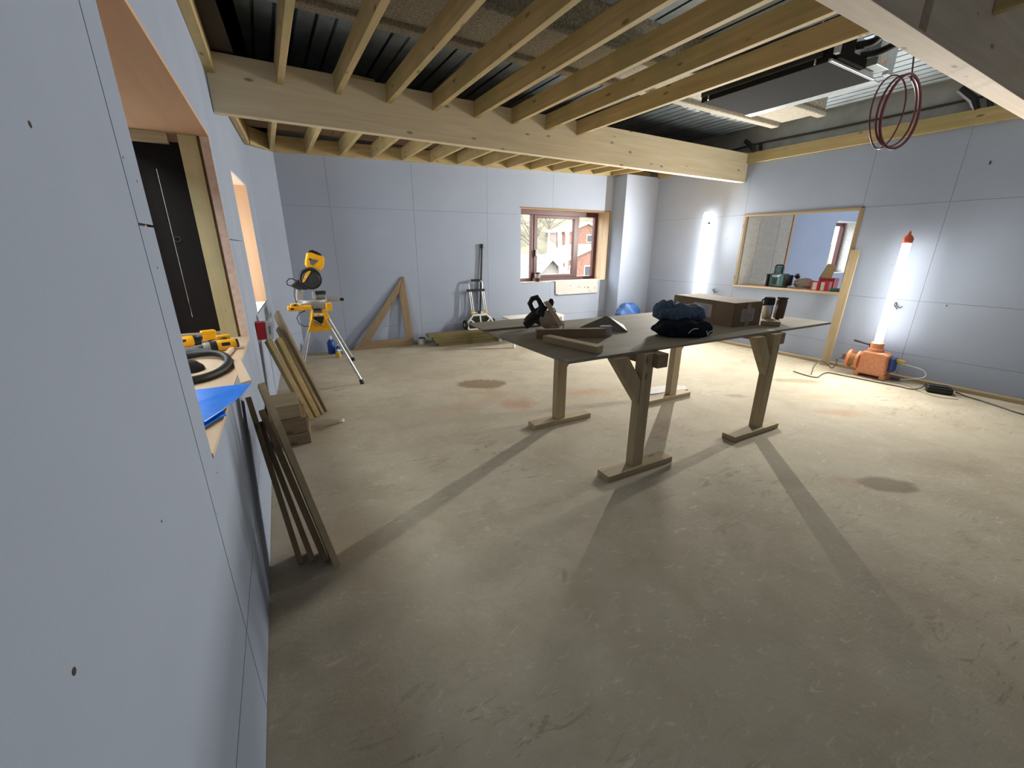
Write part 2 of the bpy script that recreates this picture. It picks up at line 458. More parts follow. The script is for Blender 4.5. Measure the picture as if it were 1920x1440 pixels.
# screw dimples and torn paper
for (y, z, r) in ((0.891, 1.709, 0.006), (0.911, 1.05, 0.0035), (0.539, 1.095, 0.006), (1.33, 1.74, 0.004), (1.40, 1.70, 0.004), (1.38, 1.50, 0.004), (1.46, 0.87, 0.004), (1.33, 0.80, 0.003)):
    x = PL(y)[0]
    make('screw_hole', G().cyl((x - 0.002, y, z), (x + 0.0004, y, z), r * 0.8, r * 0.8, 7), M['stud'], wl)
for (y, z, h) in ((1.631, 2.411, 0.035), (1.60, 0.93, 0.02), (2.2, 1.36, 0.01), (1.95, 0.40, 0.008), (1.70, 0.40, 0.008), (4.45, 1.7, 0.012)):
    make('screw_hole', G().obox((6.744, y, z), (0.004, h * 0.35, h)), M['stud'], wr)

# ------------------------------------------------------------------ ceiling: slab, deck sheets, timbers
ceil = struct('ceiling', G().box(-0.7, 6.95, -2.7, 7.3, 3.362, 3.6), M['conc'])
x = -0.50; pitch = 0.1485; first = None
while x < 6.85:
    g = G(); poly = []; nrib = 4
    for i in range(nrib):
        a = x + i * pitch
        poly += [(a, 3.30), (a + pitch - 0.026, 3.30), (a + pitch - 0.026, 3.352), (a + pitch, 3.352)]
    prof = poly
    lo = [g.bm.verts.new((px, -2.7, pz)) for px, pz in prof]; hi = [g.bm.verts.new((px, 7.25, pz)) for px, pz in prof]
    for i in range(len(prof) - 1): g.bm.faces.new((lo[i], lo[i + 1], hi[i + 1], hi[i]))
    # top skin closes the sheet
    t = [g.bm.verts.new(q) for q in ((x, -2.7, 3.36), (x + nrib * pitch, -2.7, 3.36), (x + nrib * pitch, 7.25, 3.36), (x, 7.25, 3.36))]
    g.bm.faces.new(t)
    make('deck_sheet', g, M['deck'], ceil)
    x += nrib * pitch
# sprayed steel beam crossing above the joists
g = G().box(-0.35, 5.95, 2.95, 3.53, 3.06, 3.355).box(-0.35, 5.95, 2.93, 3.03, 3.02, 3.07).box(-0.35, 5.95, 3.46, 3.56, 3.02, 3.07)
make('steel_beam', g, M['spray'], ceil, bevel=0.012, label='grey sprayed steel beam')
# main beam
ZB, ZT, ZJ = 2.535, 2.935, 2.79
make('main_beam', G().box(-0.145, 6.742, 4.30, 4.385, ZB, ZT), M['beam_x'], ceil, bevel=0.003, label='deep pale laminated timber beam')
# joists between the near beam and the main beam
for k in range(8):
    xa = 0.317 + 0.435 * k
    make('joist', G().box(xa, xa + 0.047, 1.215, 4.299, ZJ, ZT), M['joist_y'], ceil, bevel=0.002)
# joists between the main beam and the far ledger
for k in range(14):
    xa = 0.300 + 0.425 * k
    yb = PB(xa)[1] - 0.046
    zb = 2.745 + 0.093 * (xa - 0.3) / 6.4
    g = G().hexa([(xa, 4.386, ZJ - 0.02), (xa + 0.047, 4.386, ZJ - 0.02), (xa + 0.047, yb, zb), (xa, yb, zb), (xa, 4.386, ZT), (xa + 0.047, 4.386, ZT), (xa + 0.047, yb, ZT), (xa, yb, ZT)])
    make('joist', g, M['joist_y'], ceil, bevel=0.002)
# sheets laid over the far joists
for k in range(6):
    xa = -0.12 + 1.15 * k
    make('decking_sheet', G().box(xa, min(xa + 1.145, 6.73), 4.40, 6.25 if k > 2 else 6.5, ZT + 0.001, ZT + 0.019), M['brownboard'], ceil)
make('timber_offcut', G().obox((0.93, 4.34, ZT + 0.012), (0.34, 0.09, 0.022), (0, 0, 0.12)), M['joist_x'], ceil)
# near beam: laminated, its front layer butted with a gap
make('near_beam', G().prism([(1.085, ZB), (1.205, ZB), (1.205, ZT), (1.15, ZT), (1.15, ZB + 0.012), (1.085, ZB + 0.012)], (-0.25, 0, 0), (0, 1, 0), (0, 0, 1), (6.992, 0, 0)), M['white_pine'], ceil, bevel=0.002, label='whitish timber beam nearest the viewer')
make('beam_lamination', G().box(-0.25, 2.86, 1.085, 1.1499, ZB + 0.0122, ZT), M['white_pine'], ceil, bevel=0.002)
make('beam_lamination', G().box(2.955, 6.742, 1.085, 1.1499, ZB + 0.0122, ZT), M['white_pine'], ceil, bevel=0.002)
for xa in (-0.12, 0.75, 1.62, 2.49, 3.70, 4.57, 5.44):
    make('joist', G().box(xa, xa + 0.047, -2.55, 1.083, ZJ, ZT), M['joist_y'], ceil, bevel=0.002)

# ledgers
def ledger(name, pts, w, h):
    g = G().hexa(pts); return make(name, g, M['joist_y'], None, kind='structure', bevel=0.002)
ledger('trim_1', [(6.695, 1.21, 2.795), (6.744, 1.21, 2.795), (6.744, 4.298, 2.795), (6.695, 4.298, 2.795), (6.695, 1.21, 2.94), (6.744, 1.21, 2.94), (6.744, 4.298, 2.94), (6.695, 4.298, 2.94)], 0, 0)
xa, xb = PL(-2.5)[0], PL(4.298)[0]
ledger('trim_2', [(xa + 0.001, -2.5, ZJ), (xa + 0.075, -2.5, ZJ), (xb + 0.06, 4.298, ZJ), (xb + 0.001, 4.298, ZJ), (xa + 0.001, -2.5, ZT), (xa + 0.075, -2.5, ZT), (xb + 0.06, 4.298, ZT), (xb + 0.001, 4.298, ZT)], 0, 0)
xa, xb = PF(4.40)[0], PF(6.50)[0]
ledger('trim_3', [(xa + 0.008, 4.42, ZJ - 0.03), (xa + 0.06, 4.42, ZJ - 0.03), (xb + 0.06, 6.49, 2.735), (xb + 0.008, 6.49, 2.735), (xa + 0.008, 4.42, ZT), (xa + 0.06, 4.42, ZT), (xb + 0.06, 6.49, ZT), (xb + 0.008, 6.49, ZT)], 0, 0)
ledger('trim_4', [(c0.x + 0.01, c0.y - 0.005, 2.735), (c0.x + 0.07, c0.y - 0.03, 2.735), (0.36, 6.83, 2.745), (0.33, 6.86, 2.745), (c0.x + 0.01, c0.y - 0.005, ZT), (c0.x + 0.07, c0.y - 0.03, ZT), (0.36, 6.83, ZT), (0.33, 6.86, ZT)], 0, 0)
ya, yb = PB(0.36)[1], PB(6.74)[1]
make('trim_5', G().hexa([(0.36, ya - 0.046, 2.742), (6.74, yb - 0.046, 2.835), (6.74, yb - 0.002, 2.835), (0.36, ya - 0.002, 2.742), (0.36, ya - 0.046, ZT), (6.74, yb - 0.046, ZT), (6.74, yb - 0.002, ZT), (0.36, ya - 0.002, ZT)]), M['joist_x'], None, kind='structure', bevel=0.002)
make('trim_6', G().box(6.70, 6.744, 4.386, 6.035, 2.80, 2.935), M['joist_y'], None, kind='structure', bevel=0.002)
# sole plate along the right wall
make('baseboard_right', G().box(6.655, 6.744, -2.5, 6.02, 0.0005, 0.04), M['pine_y'], None, kind='structure', bevel=0.003)

# ------------------------------------------------------------------ window 1: deep reveal in the left wall, boarded over in black
w1 = struct_empty('window_1', (-0.3, 2.5, 0.925))
xw = lambda y: PL(y)[0] - 0.013
y0, y1, z0, z1 = W1
make('soffit', G().plate([(xw(y0) + 0.0135, y0 + 0.002, z1 - 0.019), (xw(y1) + 0.0135, y1 - 0.002, z1 - 0.019), (xw(y1), y1, z1 - 0.019), (-0.34, 3.80, z1 - 0.019), (-0.62, 3.80, z1 - 0.019), (-0.62, y0 + 0.002, z1 - 0.019)], (0, 0, 0.018)), M['mdf_y'], w1)
make('sill_board', G().plate([(xw(y0) + 0.016, y0 + 0.003, z0 + 0.0005), (xw(y1) + 0.016, y1 - 0.003, z0 + 0.0005), (-0.34, y1 - 0.003, z0 + 0.0005), (-0.34, 3.78, z0 + 0.0005), (-0.62, 3.78, z0 + 0.0005), (-0.62, y0 + 0.003, z0 + 0.0005)], (0, 0, 0.0155)), M['ply_y'], w1)
make('reveal_strip', G().box(-0.222, PL(y1)[0] + 0.0005, y1 - 0.004, y1 + 0.03, z0 + 0.0165, z1 - 0.02), M['pinkboard'], w1)
make('frame_gap', G().box(-0.236, -0.2225, y1 + 0.02, y1 + 0.045, z0, z1 - 0.02), M['brownboard'], w1)
make('window_post', G().box(-0.335, -0.237, y1 + 0.0, y1 + 0.10, z0, z1 - 0.02), M['post_z'], w1, bevel=0.003)
make('top_rail', G().box(-0.62, -0.385, y1 + 0.0, y1 + 0.05, 2.148, z1 - 0.02), M['pine_x'], w1, bevel=0.002)
make('bottom_rail', G().box(-0.62, -0.335, y1 + 0.03, y1 + 0.08, z0 + 0.0005, z0 + 0.055), M['pine_x'], w1, bevel=0.002)
g = G().box(-0.68, -0.625, y0 - 0.05, y0 + 0.01, z0 - 0.02, z1).box(-0.68, -0.625, 3.72, 3.78, z0 - 0.02, z1).box(-0.68, -0.625, y0 + 0.01, 3.72, z0 - 0.02, z0 + 0.04).box(-0.68, -0.625, y0 + 0.01, 3.72, z1 - 0.05, z1)
make('window_frame', g, M['mahog'], w1, bevel=0.003)
make('glass_pane', G().box(-0.655, -0.650, y0, 3.73, z0 + 0.03, z1 - 0.04), M['glass'], w1)
make('blackout_board', G().box(-0.64, -0.5155, 3.78, 3.80, z0 - 0.02, z1), M['darkboard'], w1)
make('blackout_board', G().box(-0.5115, -0.24, 3.78, 3.80, z0 - 0.02, z1), M['darkboard'], w1)
make('blackout_board', G().box(-0.5165, -0.5115, 3.78, 3.80, 2.04, z1).box(-0.5165, -0.5115, 3.78, 3.80, z0 - 0.02, 1.06), M['darkboard'], w1)
make('near_reveal', G().box(-0.66, -0.245, y0 - 0.02, y0 + 0.001, z0 - 0.02, z1), M['mdf_z'], w1)
ro = []
for i in range(18):
    a = 2 * math.pi * i / 18; ro.append((-0.49 + 0.018 * math.cos(a), 3.776, 1.60 + 0.016 * math.sin(a)))
make('ring_pull', G().sweep(ro, 0.003, 6, closed=True), M['mahog'], w1, smooth=True)

# unseen dark wall added outside the near window so only steep daylight enters
bn = struct_empty('wall_light_block', (-1.5, 1.6, -3.0))
for k in range(19):
    yb_ = -0.9 + 0.27 * k
    make('light_block_board', G().box(-1.42, -1.39, yb_, yb_ + 0.262, -3.0, 2.6), M['darkboard'], bn)
make('light_block_core', G().box(-1.8, -1.421, -0.9, 4.23, -3.0, 2.6), M['darkboard'], bn)

# ------------------------------------------------------------------ window 2: daylight window in the bent wall
w2 = struct_empty('window_2', (-0.3, 5.3, 0.93))
y0, y1, z0, z1 = W2
xf = lambda y: PF(y)[0] - 0.013
D2 = -0.50
make('far_jamb', G().plate([(xf(y1) + 0.012, y1, z0), (D2 - 0.06, y1, z0), (D2 - 0.06, y1 + 0.018, z0), (xf(y1) + 0.012, y1 + 0.018, z0)], (0, 0, z1 - z0)), M['mdf_z'], w2)
make('near_jamb', G().plate([(xf(y0), y0 - 0.018, z0), (D2 - 0.06, y0 - 0.018, z0), (D2 - 0.06, y0, z0), (xf(y0), y0, z0)], (0, 0, z1 - z0)), M['mdf_z'], w2)
make('soffit', G().plate([(xf(y0), y0, z1), (xf(y1), y1, z1), (D2 - 0.06, y1, z1), (D2 - 0.06, y0, z1)], (0, 0, 0.018)), M['ply_y'], w2)
make('sill_board', G().plate([(xf(y0) + 0.012, y0, z0 - 0.02), (xf(y1) + 0.012, y1, z0 - 0.02), (D2 - 0.06, y1, z0 - 0.02), (D2 - 0.06, y0, z0 - 0.02)], (0, 0, 0.02)), M['white'], w2)
g = G().box(D2 - 0.05, D2, y0, y0 + 0.06, z0, z1).box(D2 - 0.05, D2, y1 - 0.06, y1, z0, z1).box(D2 - 0.05, D2, y0 + 0.06, y1 - 0.06, z0, z0 + 0.06).box(D2 - 0.05, D2, y0 + 0.06, y1 - 0.06, z1 - 0.06, z1)
fr = make('window_frame', g, M['mahog'], w2, bevel=0.004)
make('glass_pane', G().box(D2 - 0.03, D2 - 0.024, y0 + 0.055, y1 - 0.055, z0 + 0.055, z1 - 0.055), M['glass'], w2)

# ------------------------------------------------------------------ window 3: red-brown window in the back wall
w3 = struct_empty('window_3', (4.93, 6.45, 0.95))
x0, x1, z0, z1 = W3
yl = lambda x: PB(x)[1] + 0.012
YF = 6.70
make('soffit', G().plate([(x0, yl(x0) - 0.01, z1), (x1, yl(x1) - 0.01, z1), (x1, YF + 0.09, z1), (x0, YF + 0.09, z1)], (0, 0, 0.018)), M['ply_x'], w3)
make('sill_board', G().plate([(x0, yl(x0) - 0.012, z0 - 0.02), (x1, yl(x1) - 0.012, z0 - 0.02), (x1, YF + 0.09, z0 - 0.02), (x0, YF + 0.09, z0 - 0.02)], (0, 0, 0.02)), M['white'], w3)
make('left_jamb', G().plate([(x0 - 0.018, yl(x0), z0), (x0, yl(x0), z0), (x0, YF + 0.09, z0), (x0 - 0.018, YF + 0.09, z0)], (0, 0, z1 - z0)), M['mdf_z'], w3)
for ya, yb in ((yl(x1) - 0.01, 6.535), (6.54, YF + 0.09)):
    make('jamb_board', G().box(x1, x1 + 0.018, ya, yb, z0, z1), M['ply_z'], w3)
make('edge_trim', G().hexa([(x0 - 0.02, yl(x0) - 0.016, z1), (x1 + 0.02, yl(x1) - 0.016, z1), (x1 + 0.02, yl(x1) - 0.002, z1), (x0 - 0.02, yl(x0) - 0.002, z1), (x0 - 0.02, yl(x0) - 0.016, z1 + 0.02), (x1 + 0.02, yl(x1) - 0.016, z1 + 0.02), (x1 + 0.02, yl(x1) - 0.002, z1 + 0.02), (x0 - 0.02, yl(x0) - 0.002, z1 + 0.02)]), M['dull_x'], w3)
make('edge_trim', G().hexa([(x1, yl(x1) - 0.016, z0), (x1 + 0.02, yl(x1) - 0.018, z0), (x1 + 0.02, yl(x1) - 0.002, z0), (x1, yl(x1) - 0.002, z0), (x1, yl(x1) - 0.016, z1), (x1 + 0.02, yl(x1) - 0.018, z1), (x1 + 0.02, yl(x1) - 0.002, z1), (x1, yl(x1) - 0.002, z1)]), M['dull_z'], w3)
F0, F1 = YF, YF + 0.07
g = G().box(x0, x1, F0, F1, z1 - 0.085, z1).box(x0, x1, F0, F1, z0, z0 + 0.06).box(x0, x0 + 0.05, F0, F1, z0 + 0.06, z1 - 0.085).box(x1 - 0.075, x1, F0, F1, z0 + 0.06, z1 - 0.085)
g.box(4.31, 4.36, F0, F1, z0 + 0.06, z1 - 0.085).box(5.35, 5.41, F0, F1, z0 + 0.06, z1 - 0.085)
make('window_frame', g, M['mahog'], w3, bevel=0.004)
g = G().box(4.361, 4.435, F0 - 0.012, F1 - 0.01, z0 + 0.062, z1 - 0.087).box(5.285, 5.349, F0 - 0.012, F1 - 0.01, z0 + 0.062, z1 - 0.087).box(4.435, 5.285, F0 - 0.012, F1 - 0.01, z0 + 0.062, z0 + 0.115).box(4.435, 5.285, F0 - 0.012, F1 - 0.01, z1 - 0.135, z1 - 0.087)
sash = make('window_sash', g, M['mahog'], w3, bevel=0.004)
make('sash_handle', G().box(4.385, 4.41, F0 - 0.03, F0 - 0.013, 1.40, 1.52).cyl((4.397, F0 - 0.03, 1.50), (4.397, F0 - 0.055, 1.50), 0.010).bar((4.397, F0 - 0.052, 1.50), (4.410, F0 - 0.055, 1.38), 0.014, 0.018, (0, 1, 0)), M['steel'], sash, smooth=True)
for a, b, c, d in ((x0 + 0.045, 4.315, z0 + 0.055, z1 - 0.08), (4.43, 5.29, z0 + 0.11, z1 - 0.13), (5.405, x1 - 0.07, z0 + 0.055, z1 - 0.08)):
    make('glass_pane', G().box(a, b, F0 + 0.03, F0 + 0.036, c, d), M['glass'], w3)

# ------------------------------------------------------------------ window 4: opening through the right wall into the next room
w4 = struct_empty('window_4', (6.9, 3.4, 0.955))
y0, y1, z0, z1 = W4
xr = 6.745
make('head_board', G().box(xr - 0.004, xr + 0.16, y0, y1, z1 - 0.02, z1), M['pine_y'], w4)
make('sill_board', G().box(xr - 0.014, xr + 0.52, y0, y1, z0 - 0.002, z0 + 0.018), M['ply_y'], w4)
make('near_jamb', G().box(xr - 0.004, xr + 0.16, y0, y0 + 0.02, z0 + 0.018, z1 - 0.02), M['pine_z'], w4)
make('far_jamb', G().box(xr - 0.004, xr + 0.06, y1 - 0.02, y1, z0 + 0.018, z1 - 0.02), M['pine_z'], w4)
make('edge_trim', G().box(xr - 0.012, xr - 0.001, y0 - 0.035, y0, z0 + 0.05, z1 + 0.01), M['dull_z'], w4)
make('edge_trim', G().box(xr - 0.012, xr - 0.001, y0 - 0.03, y1 + 0.01, z1, z1 + 0.012), M['dull_y'], w4)

# the room beyond the opening
nr = struct_empty('wall_beyond', (8.0, 4.3, 0))
for a, b in ((6.86, 7.205), (7.212, 7.78), (7.787, 8.18)):
    make('lining_board', G().box(a, b, 4.215, 4.235, 0.0, 2.9), plain('grey_brown_lining_%d' % int(a * 100), (182, 178, 168), 0.85), nr)
make('corner_post', G().box(8.18, 8.23, 4.20, 4.30, 0.0, 2.9), M['mdf_z'], nr)
make('partition', G().box(6.86, 8.23, 4.236, 4.62, 0.0, 2.9), M['stud'], nr)
nb = 'wall_beyond.001'
g = G().box(8.23, 10.70, 4.62, 4.75, 0, 2.9).box(10.70, 11.56, 4.62, 4.75, 0, 1.05).box(10.70, 11.56, 4.62, 4.75, 2.12, 2.9).box(11.56, 12.6, 4.62, 4.75, 0, 2.9)
make(nb, g, M['board'], None, kind='structure')
struct('wall_beyond.002', G().box(12.6, 12.7, -0.6, 4.75, 0, 2.9), M['board'])
struct('wall_beyond.003', G().box(6.87, 9.8, -0.7, -0.6, 0, 2.9).box(9.8, 12.4, -0.7, -0.6, 2.5, 2.9).box(12.4, 12.6, -0.7, -0.6, 0, 2.9), M['board'])  # unseen wide opening added here so daylight brightens the room beyond
struct('floor.001', G().box(6.96, 12.7, -0.7, 4.75, -0.2, 0.0), M['conc'])
struct('ceiling.001', G().box(6.91, 12.7, -0.7, 4.75, 2.9, 3.0), M['board'])
w5 = struct_empty('window_5', (11.1, 4.8, 1.05))
make('right_jamb', G().box(11.54, 11.56, 4.60, 4.95, 1.05, 2.12), M['white'], w5)
make('sill_board', G().box(10.66, 11.60, 4.55, 4.95, 1.03, 1.05), M['white'], w5)
make('head_board', G().box(10.70, 11.56, 4.60, 4.95, 2.10, 2.12), M['white'], w5)
make('window_frame', G().box(10.70, 10.76, 4.80, 4.86, 1.05, 2.10).box(11.46, 11.54, 4.78, 4.86, 1.05, 2.10).box(10.76, 11.46, 4.80, 4.86, 2.03, 2.10).box(10.76, 11.46, 4.80, 4.86, 1.05, 1.11), M['mahog'], w5)
make('glass_pane', G().box(10.75, 11.47, 4.825, 4.831, 1.10, 2.04), M['glass'], w5)

# ------------------------------------------------------------------ outside, seen through the back window
struct('ground', G().box(-60, 120, 7.5, 60, -3.3, -3.0), M['hill'])
g = G(); nx, ny = 60, 14; grid = []
rr = random.Random(3)
for j in range(ny):
    row = []
    for i in range(nx):
        px = -60 + 180 * i / (nx - 1); py = 38 + 62 * j / (ny - 1)
        h = -3 + 21.0 * (j / (ny - 1)) ** 0.9 + 1.2 * math.sin(px * 0.07 + 1) + rr.uniform(-0.5, 0.5)
        row.append(g.bm.verts.new((px, py, h)))
    grid.append(row)
for j in range(ny - 1):
    for i in range(nx - 1): g.bm.faces.new((grid[j][i], grid[j][i + 1], grid[j + 1][i + 1], grid[j + 1][i]))
struct('hill', g, M['hill'])
def house(x, y, z, w, d, hw, hr, label, wm, gable=True, windows=()):
    t = thing('house', label, 'house', (x, y, z))
    make('wall', G().prism([(-w / 2, 0), (w / 2, 0), (w / 2, hw), (0, hw + hr), (-w / 2, hw)], (x, y, z), (1, 0, 0), (0, 0, 1), (0, d, 0)), wm, t)
    k = w / 2 + 0.35; hh = hr * k / (w / 2)
    for sg in (-1, 1):
        make('roof', G().plate([(x, y - 0.3, z + hw + hr + 0.05), (x + sg * k, y - 0.3, z + hw + hr + 0.05 - hh), (x + sg * k, y + d, z + hw + hr + 0.05 - hh), (x, y + d, z + hw + hr + 0.05)], (0, 0, 0.12)), M['slateroof'], t)
        make('barge_board', G().plate([(x, y - 0.36, z + hw + hr - 0.16), (x + sg * k, y - 0.36, z + hw + hr - 0.16 - hh), (x + sg * k, y - 0.36, z + hw + hr + 0.16 - hh), (x, y - 0.36, z + hw + hr + 0.16)], (0, 0.05, 0)), M['white'], t)
    for (wx, wz, ww, wh) in windows:
        f = make('window', G().box(x + wx - ww / 2, x + wx + ww / 2, y - 0.06, y + 0.02, z + wz, z + wz + wh), M['white'], t)
        make('pane', G().box(x + wx - ww / 2 + 0.08, x + wx + ww / 2 - 0.08, y - 0.075, y - 0.061, z + wz + 0.08, z + wz + wh - 0.08), M['darkgrey'], f)
    return t
house(15.55, 22, -3.0, 2.9, 5, 2.75, 1.25, 'white gabled house with white barge boards seen through the back window', M['render'], windows=((0.0, 2.1, 0.8, 0.9),))
house(30.5, 35, -3.0, 9, 5, 3.2, 1.6, 'orange brick house with white windows, farther off behind the gabled one', M['brick'], windows=((-2.8, 1.6, 1.0, 1.2), (-0.8, 1.6, 1.0, 1.2), (1.4, 1.6, 1.0, 1.2), (3.0, 1.6, 1.0, 1.2)))
house(43.5, 52, 1.6, 8, 5, 2.2, 1.4, 'small orange house high on the slope with a pale roof', M['brick'], windows=((-2.2, 0.8, 1.1, 1.1), (0.6, 0.8, 1.1, 1.1), (2.4, 0.8, 1.1, 1.1)))
tag(make('pole', G().cyl((12.32, 16, -3.0), (11.78, 16, 2.46), 0.11, 0.09, 12), M['white'], smooth=True), 'tall white pole leaning slightly outside the back window', 'pole')
def tree(x, y, z, h, sd):
    t = thing('tree', 'bare pale winter tree on the hillside beyond the back window', 'tree', (x, y, z), 'trees on the hillside')
    r = random.Random(sd)
    make('trunk', G().cyl((x, y, z - 0.3), (x + 0.2, y, z + h * 0.6), 0.16, 0.07, 8), M['bark'], t, smooth=True)
    g = G()
    for k in range(16):
        a = r.uniform(0, 6.28); e = r.uniform(0.4, 1.1); L = h * r.uniform(0.3, 0.5); b = V((x + 0.1, y, z + h * r.uniform(0.25, 0.6)))
        tip = b + V((math.cos(a) * math.cos(e), math.sin(a) * math.cos(e), math.sin(e))) * L
        g.sweep([b, b.lerp(tip, 0.5) + V((0, 0, 0.1)), tip], [0.05, 0.035, 0.012], 5)
        for q in range(6):
            f = r.uniform(0.4, 1); s0 = b.lerp(tip, f); s1 = s0 + V((r.uniform(-1, 1), r.uniform(-1, 1), r.uniform(0, 1))) * h * 0.13
            g.sweep([s0, s1], [0.02, 0.008], 4)
    make('branches', g, M['twigs'], t)
rr = random.Random(11)
for i, (f, y) in enumerate(((0.64, 44), (0.86, 44), (0.70, 50), (1.0, 58), (0.60, 58), (0.90, 66), (0.66, 70), (0.93, 74), (0.76, 80), (0.62, 88), (0.86, 90), (0.98, 92))):
    j = (y - 38) / 62
    tree(y * f, y, -3 + 21.0 * max(0, j) ** 0.9, rr.uniform(6, 8), i)

# ------------------------------------------------------------------ workbench
tb = thing('workbench', 'long site-built timber workbench with dusty plywood top in the middle of the room', 'table', (2.9, 2.35, 0))
ZTB = 0.90
def tt(x): return -0.035 * (x - 1.49)
def sheet(xa, xb, ya, yb, za, zb):
    return G().hexa([(xa, ya + tt(xa), za), (xb, ya + tt(xb), za), (xb, yb + tt(xb), za), (xa, yb + tt(xa), za), (xa, ya + tt(xa), zb), (xb, ya + tt(xb), zb), (xb, yb + tt(xb), zb), (xa, yb + tt(xa), zb)])
make('top_sheet', sheet(1.495, 3.925, 1.895, 3.12, ZTB - 0.018, ZTB), M['bench_x'], tb, bevel=0.001)
make('top_sheet', sheet(3.93, 4.49, 1.895, 3.12, ZTB - 0.018, ZTB), M['bench_x'], tb, bevel=0.001)
legs = [(2.13, 1.865, -1), (3.575, 1.805, -1), (2.165, 2.845, 1), (3.615, 2.765, 1)]
for x, y, sg in legs:
    make('leg', G().box(x - 0.05, x + 0.05, y - 0.035, y + 0.035, 0.045, ZTB - 0.0185), M['pine_z'], tb, bevel=0.003)
    b0 = (x + sg * 0.052, y, 0.62); b1 = (x + sg * 0.30, y, 0.955)
    # brace, cut level under the top
    g = G().prism([(0.052, 0.53), (0.052, 0.70), (0.185, ZTB - 0.019), (0.32, ZTB - 0.019)], (x, y - 0.03, 0), (sg, 0, 0), (0, 0, 1), (0, 0.06, 0))
    make('brace', g, M['pine_z'], tb, bevel=0.002)
    cx = {0: 0.02, 1: -0.075}[0 if x < 3 else 1]
    make('foot', G().obox((x + 0.02 - (0.09 if x > 3 else 0), y - 0.005, 0.0225), (0.63, 0.12, 0.044), (0, 0, -0.03)), M['pine_x'], tb, bevel=0.004)
for x in (2.13, 3.575):
    make('bearer', G().obox((x + 0.10, 2.33, ZTB - 0.067), (0.095, 1.10, 0.095), (0, 0, -0.035)), M['dull_y'], tb, bevel=0.003)

# loose board overhanging the bench's far left corner
tag(make('plywood_board', G().plate([(1.50, 3.33, 0.9012), (1.465, 2.985, 0.9012), (2.03, 2.95, 0.9012), (2.16, 3.32, 0.9012)], (0, 0, 0.012)), M['bench_x'], bevel=0.001), 'dusty brown board lying over the far left corner of the workbench', 'board')
# offcuts
tag(make('timber_offcut', G().bar((1.70, 2.555, 0.935), (2.185, 2.335, 0.935), 0.05, 0.066), M['dull_x'], bevel=0.002), 'brown timber offcut lying in front of the circular saw, the longer piece', 'timber')
tag(make('timber_offcut', G().bar((1.70, 2.42, 0.925), (1.80, 1.955, 0.925), 0.075, 0.046), M['pine_y'], bevel=0.002), 'pale timber offcut running towards the near left corner of the workbench', 'timber')

# folded slate-coloured card and pale label block
t = thing('folded_card', 'dark slate folded card standing like a tent on the workbench', 'card', (2.42, 2.58, 0.9008))
make('card_face', G().plate([(2.26, 2.73, 0.902), (2.335, 2.50, 0.902), (2.473, 2.378, 0.902), (2.474, 2.63, 1.0)], (0.003, 0.002, 0.001)), M['slatecard'], t)
make('card_face', G().plate([(2.48, 2.381, 0.902), (2.67, 2.62, 0.902), (2.48, 2.634, 1.0)], (0.003, 0.002, 0.001)), M['slatecard'], t)
make('lit_card_edge', G().bar((2.474, 2.63, 1.003), (2.476, 2.378, 0.905), 0.010, 0.004), M['paperwhite'], t)  # white strip paints the fold edge as if lit
t2 = tag(make('sanding_sheet', G().plate([(2.02, 2.62, 0.9006), (2.22, 2.50, 0.9006), (2.25, 2.74, 0.9006), (2.10, 2.82, 0.9006)], (0, 0, 0.004)), M['slatecard']), 'flat grey sheet lying behind the long offcut on the workbench', 'sheet')
tag(make('label_block', G().obox((2.235, 2.375, 0.938), (0.085, 0.05, 0.074), (0, 0, -0.45)), M['lilac'], bevel=0.003), 'small pale lilac block at the right end of the long offcut', 'block')

# ------------------------------------------------------------------ circular saw
cs = thing('circular_saw', 'black handheld circular saw tipped up at the left end of the workbench', 'saw', (1.97, 2.83, 0.9005))
ax = V((0.87, -0.48, 0)).normalized()          # across the picture
def cp(a, b, d=0.0):                            # a: along ax, b: height, d: depth away from viewer
    return V((1.965, 2.83, 0.9)) + ax * a + V((0, 0, b)) + V((0.48, 0.87, 0)) * d
sole = V((0.062, 0, 0.0))
make('sole_plate', G().plate([cp(-0.005, 0.215, -0.06), cp(0.030, 0.230, -0.06), cp(0.155, 0.043, -0.06), cp(0.118, 0.028, -0.06)], V((0.48, 0.87, 0)) * 0.13), M['ply_x'], cs, bevel=0.003)
make('motor_housing', G().sweep([cp(-0.155, 0.055, 0), cp(-0.13, 0.075, 0), cp(-0.07, 0.125, 0.0), cp(-0.02, 0.155, 0)], [0.030, 0.040, 0.045, 0.042], 16), M['blackrub'], cs, smooth=True)
make('battery_pack', G().obox(cp(-0.125, 0.058, 0), (0.10, 0.075, 0.062), Matrix((ax, (0.48, 0.87, 0), (0, 0, 1))).transposed() @ Euler((0, -0.62, 0)).to_matrix()), M['black'], cs, bevel=0.008)
hp = [cp(-0.055, 0.12), cp(-0.10, 0.165), cp(-0.125, 0.215), cp(-0.105, 0.252), cp(-0.065, 0.262), cp(-0.045, 0.235), cp(-0.02, 0.18)]
make('handle', G().sweep(hp, [0.02, 0.021, 0.022, 0.022, 0.024, 0.022, 0.024], 12), M['black'], cs, smooth=True)
make('blade_guard', G().cyl(cp(-0.03, 0.105, -0.03), cp(-0.03, 0.105, -0.005), 0.068, 0.068, 28).obox(cp(-0.03, 0.16, -0.03), (0.07, 0.03, 0.09), (0, 0.5, 0)), M['black'], cs, smooth=True)
make('blade', G().cyl(cp(0.035, 0.082, -0.032), cp(0.035, 0.082, -0.029), 0.080, 0.080, 36), M['steel'], cs)
